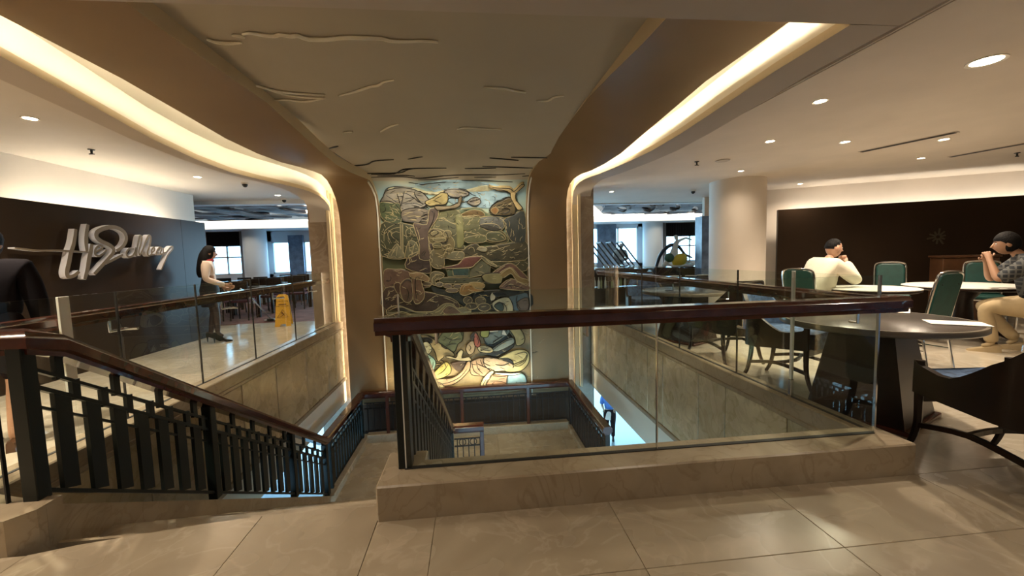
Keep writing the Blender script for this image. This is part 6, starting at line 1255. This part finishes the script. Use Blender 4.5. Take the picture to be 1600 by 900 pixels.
# man in the cream sweater leaning on the table
Jm = dict(pelvis=(0,0,.53),waist=(0,.06,.70),chest=(0,.15,.94),neck=(0,.22,1.11),skull=(0,.25,1.18),shl=(-.20,.17,1.04),ell=(-.19,.45,.82),wrl=(-.05,.43,1.08),shr=(.20,.17,1.04),elr=(.20,.46,.80),wrr=(.03,.44,1.08),
  hipl=(-.10,.04,.52),knl=(-.13,.46,.50),anl=(-.13,.42,.09),toel=(-.13,.57,.04),hipr=(.10,.04,.52),knr=(.13,.46,.50),anr=(.13,.40,.09),toer=(.13,.55,.04))
m1 = person('seated man in a cream sweater with his hand to his mouth',(4.82,5.25,0),-pi/2-.05,Jm,{'l':(2.0,(1,0,0)),'r':(2.0,(-1,0,0))},((0,.285,1.265),-.05,-.12,1.10),'skin',[('sweater','cream_sweater',SH(1.28,True),0),('trousers','dark_cloth',TR(1.05),0)],{'front':.5,'back':-.15,'puff':.97},1.03)
shoe(m1,(-.13,.42,0),(-.13,.57,0)); shoe(m1,(.13,.40,0),(.13,.55,0))
# man in the checked shirt
Jc = dict(pelvis=(0,0,.54),waist=(0,.05,.70),chest=(0,.14,.95),neck=(0,.22,1.12),skull=(0,.27,1.19),shl=(-.20,.15,1.05),ell=(-.22,.40,.84),wrl=(-.08,.45,1.08),shr=(.20,.15,1.05),elr=(.23,.38,.82),wrr=(.06,.45,1.06),
  hipl=(-.10,.04,.53),knl=(-.14,.48,.52),anl=(-.15,.40,.10),toel=(-.16,.54,.04),hipr=(.10,.04,.53),knr=(.16,.46,.52),anr=(.14,.16,.12),toer=(.15,.28,.04))
m2 = person('seated man in a dark checked shirt and khaki trousers at the picture edge',(6.60,3.98,0),.78,Jc,{'l':(1.8,(1,0,0)),'r':(1.8,(-1,0,0))},((0,.31,1.25),.0,-.15,1.08),'skin_tan',[('shirt','check_shirt',SH(1.22),0),('trousers','khaki',TR(1.12),0)],{'front':.3,'side':-.1,'back':-.6,'puff':1.03},1.04)
shoe(m2,(-.15,.40,0),(-.16,.54,0),'khaki'); shoe(m2,(.14,.16,0),(.15,.28,0),'khaki')
# person on the lower floor
Jl = dict(Jd); Jl.update(wrl=(-.16,.22,1.0),wrr=(.16,.24,1.0))
p5 = person('person in blue top and dark trousers walking on the floor below',(3.95,11.4,-4.25),pi-.4,Jl,{'l':(.8,),'r':(.8,)},((0,.05,1.505),0,-.2,1.0),'skin_tan',[('shirt','blue_shirt',SH(1.15),0),('trousers','dark_cloth',TR(1.05),0)],{'front':.4,'side':-.1,'back':-.7,'puff':1.05},1.0)
shoe(p5,(-.10,.02,0),(-.11,.15,0)); shoe(p5,(.09,-.16,0),(.10,-.03,0))
ap = MB(); ap.lathe([(.15,.62),(.16,.85),(.135,1.02)],20); ap.v = [(x,y*.8,z) for x,y,z in ap.v]; ap.build('waist_cloth','blouse',p5,smooth=True)
# grey statue on the buffet, coloured sculpture on the bar counter
st_ = thing('statue','grey stone bust of a standing figure behind the food shields','statue',(4.02,10.62,.0))
MB().bbox(-.16,.16,-.14,.14,0,1.0,.01).build('plinth','counter_dark',st_)
gS = G(); gS.p('p',(0,0,1.02),.12).p('w',(0,0,1.15),.10,'p').p('c',(0,0,1.30),.13,'w').p('n',(.02,0,1.44),.05,'c').p('h',(.04,0,1.54),.075,'n').p('t',(.05,0,1.60),.05,'h').p('sl',(-.15,0,1.36),.06,'c').p('el',(-.19,-.05,1.18),.05,'sl').p('wl',(.02,-.14,1.17),.04,'el').p('sr',(.15,0,1.36),.06,'c').p('er',(.18,-.05,1.18),.05,'sr').p('wr',(.0,-.15,1.14),.04,'er')
ms = skin_mesh(gS.v,gS.e); ms.materials.append(MATS['grey_stone']); link('figure',ms,st_)
for p in ms.polygons: p.use_smooth = True
sc = thing('sculpture','white dancing figure sculpture with dark hoop and yellow skirt on the bar counter','sculpture',(5.22,9.95,.94))
gB = G(); gB.p('a',(-.05,0,.28),.09).p('b',(-.02,0,.42),.07,'a').p('c',(.02,0,.56),.085,'b').p('d',(.06,0,.70),.045,'c').p('h',(.02,0,.82),.06,'d').p('s1',(.14,0,.68),.04,'c').p('s2',(.30,-.02,.74),.03,'s1').p('s3',(.46,-.04,.68),.018,'s2').p('l1',(-.22,-.02,.15),.06,'a').p('l2',(-.34,-.05,.02),.04,'l1').p('r1',(.2,-.03,.16),.06,'a').p('r2',(.44,-.05,.05),.04,'r1')
mS = skin_mesh(gB.v,gB.e); mS.materials.append(MATS['sculpt_white']); link('figure',mS,sc)
MB().tube(spline([(-.48,.03,.0),(-.36,.03,.32),(-.12,.03,.55),(.12,.03,.52),(.30,.03,.32),(.50,.02,.22)],5),[.035,.04,.04,.045,.045,.045,.05,.05,.05,.05,.05,.05,.05,.045,.045,.045,.04,.04,.035,.035,.03,.03,.03,.025,.02,.015],7).build('hoop','sculpt_dark',sc,smooth=True)
MB().ell((.10,-.08,.17),(.22,.12,.16),12,8,rot=Matrix.Rotation(-.5,3,'Y')).build('skirt','sculpt_yellow',sc,smooth=True)
MB().ell((-.17,-.06,.24),(.13,.1,.12),10,7).build('sash','sculpt_green',sc,smooth=True)
MB().tube(spline([(-.2,0,.1),(-.1,-.14,.02),(.2,-.15,.02),(.46,-.1,.03)],5),.03,6).build('ribbon','sculpt_white',sc,smooth=True)
# ------------------------------------------------------------------ lamps without a fixture builder, some added only for their light
area('mural_floodlight',(-.33,7.50,-1.10),(-.33,7.84,-.55),PW_MUR,2.5,.06,(1,.84,.56))
for x in (-1.2,-.35,.5): spot('mural_top_fill',(x,6.9,2.66),(x,7.84,1.9),PW_MURTOP,110,.9,(1,.9,.72),.15)  # unseen spots added to brighten the top of the mural
for x,y in ((-3.2,.4),(-1.0,.5),(1.6,.6),(3.6,.5),(6.2,1.6),(8.5,3.2)): spot('ceiling_spot',(x,y,2.46 if x < 2.3 and x > -2.8 else 2.6),(x,y+.15,0),PW_NEAR,120,.8,(1,.82,.62),.3)
spot('landing_fill',(-.35,4.9,2.62),(-.2,6.7,-2.1),70,58,.9,(1,.84,.62),.15)  # unseen spot added to lift the dark landing
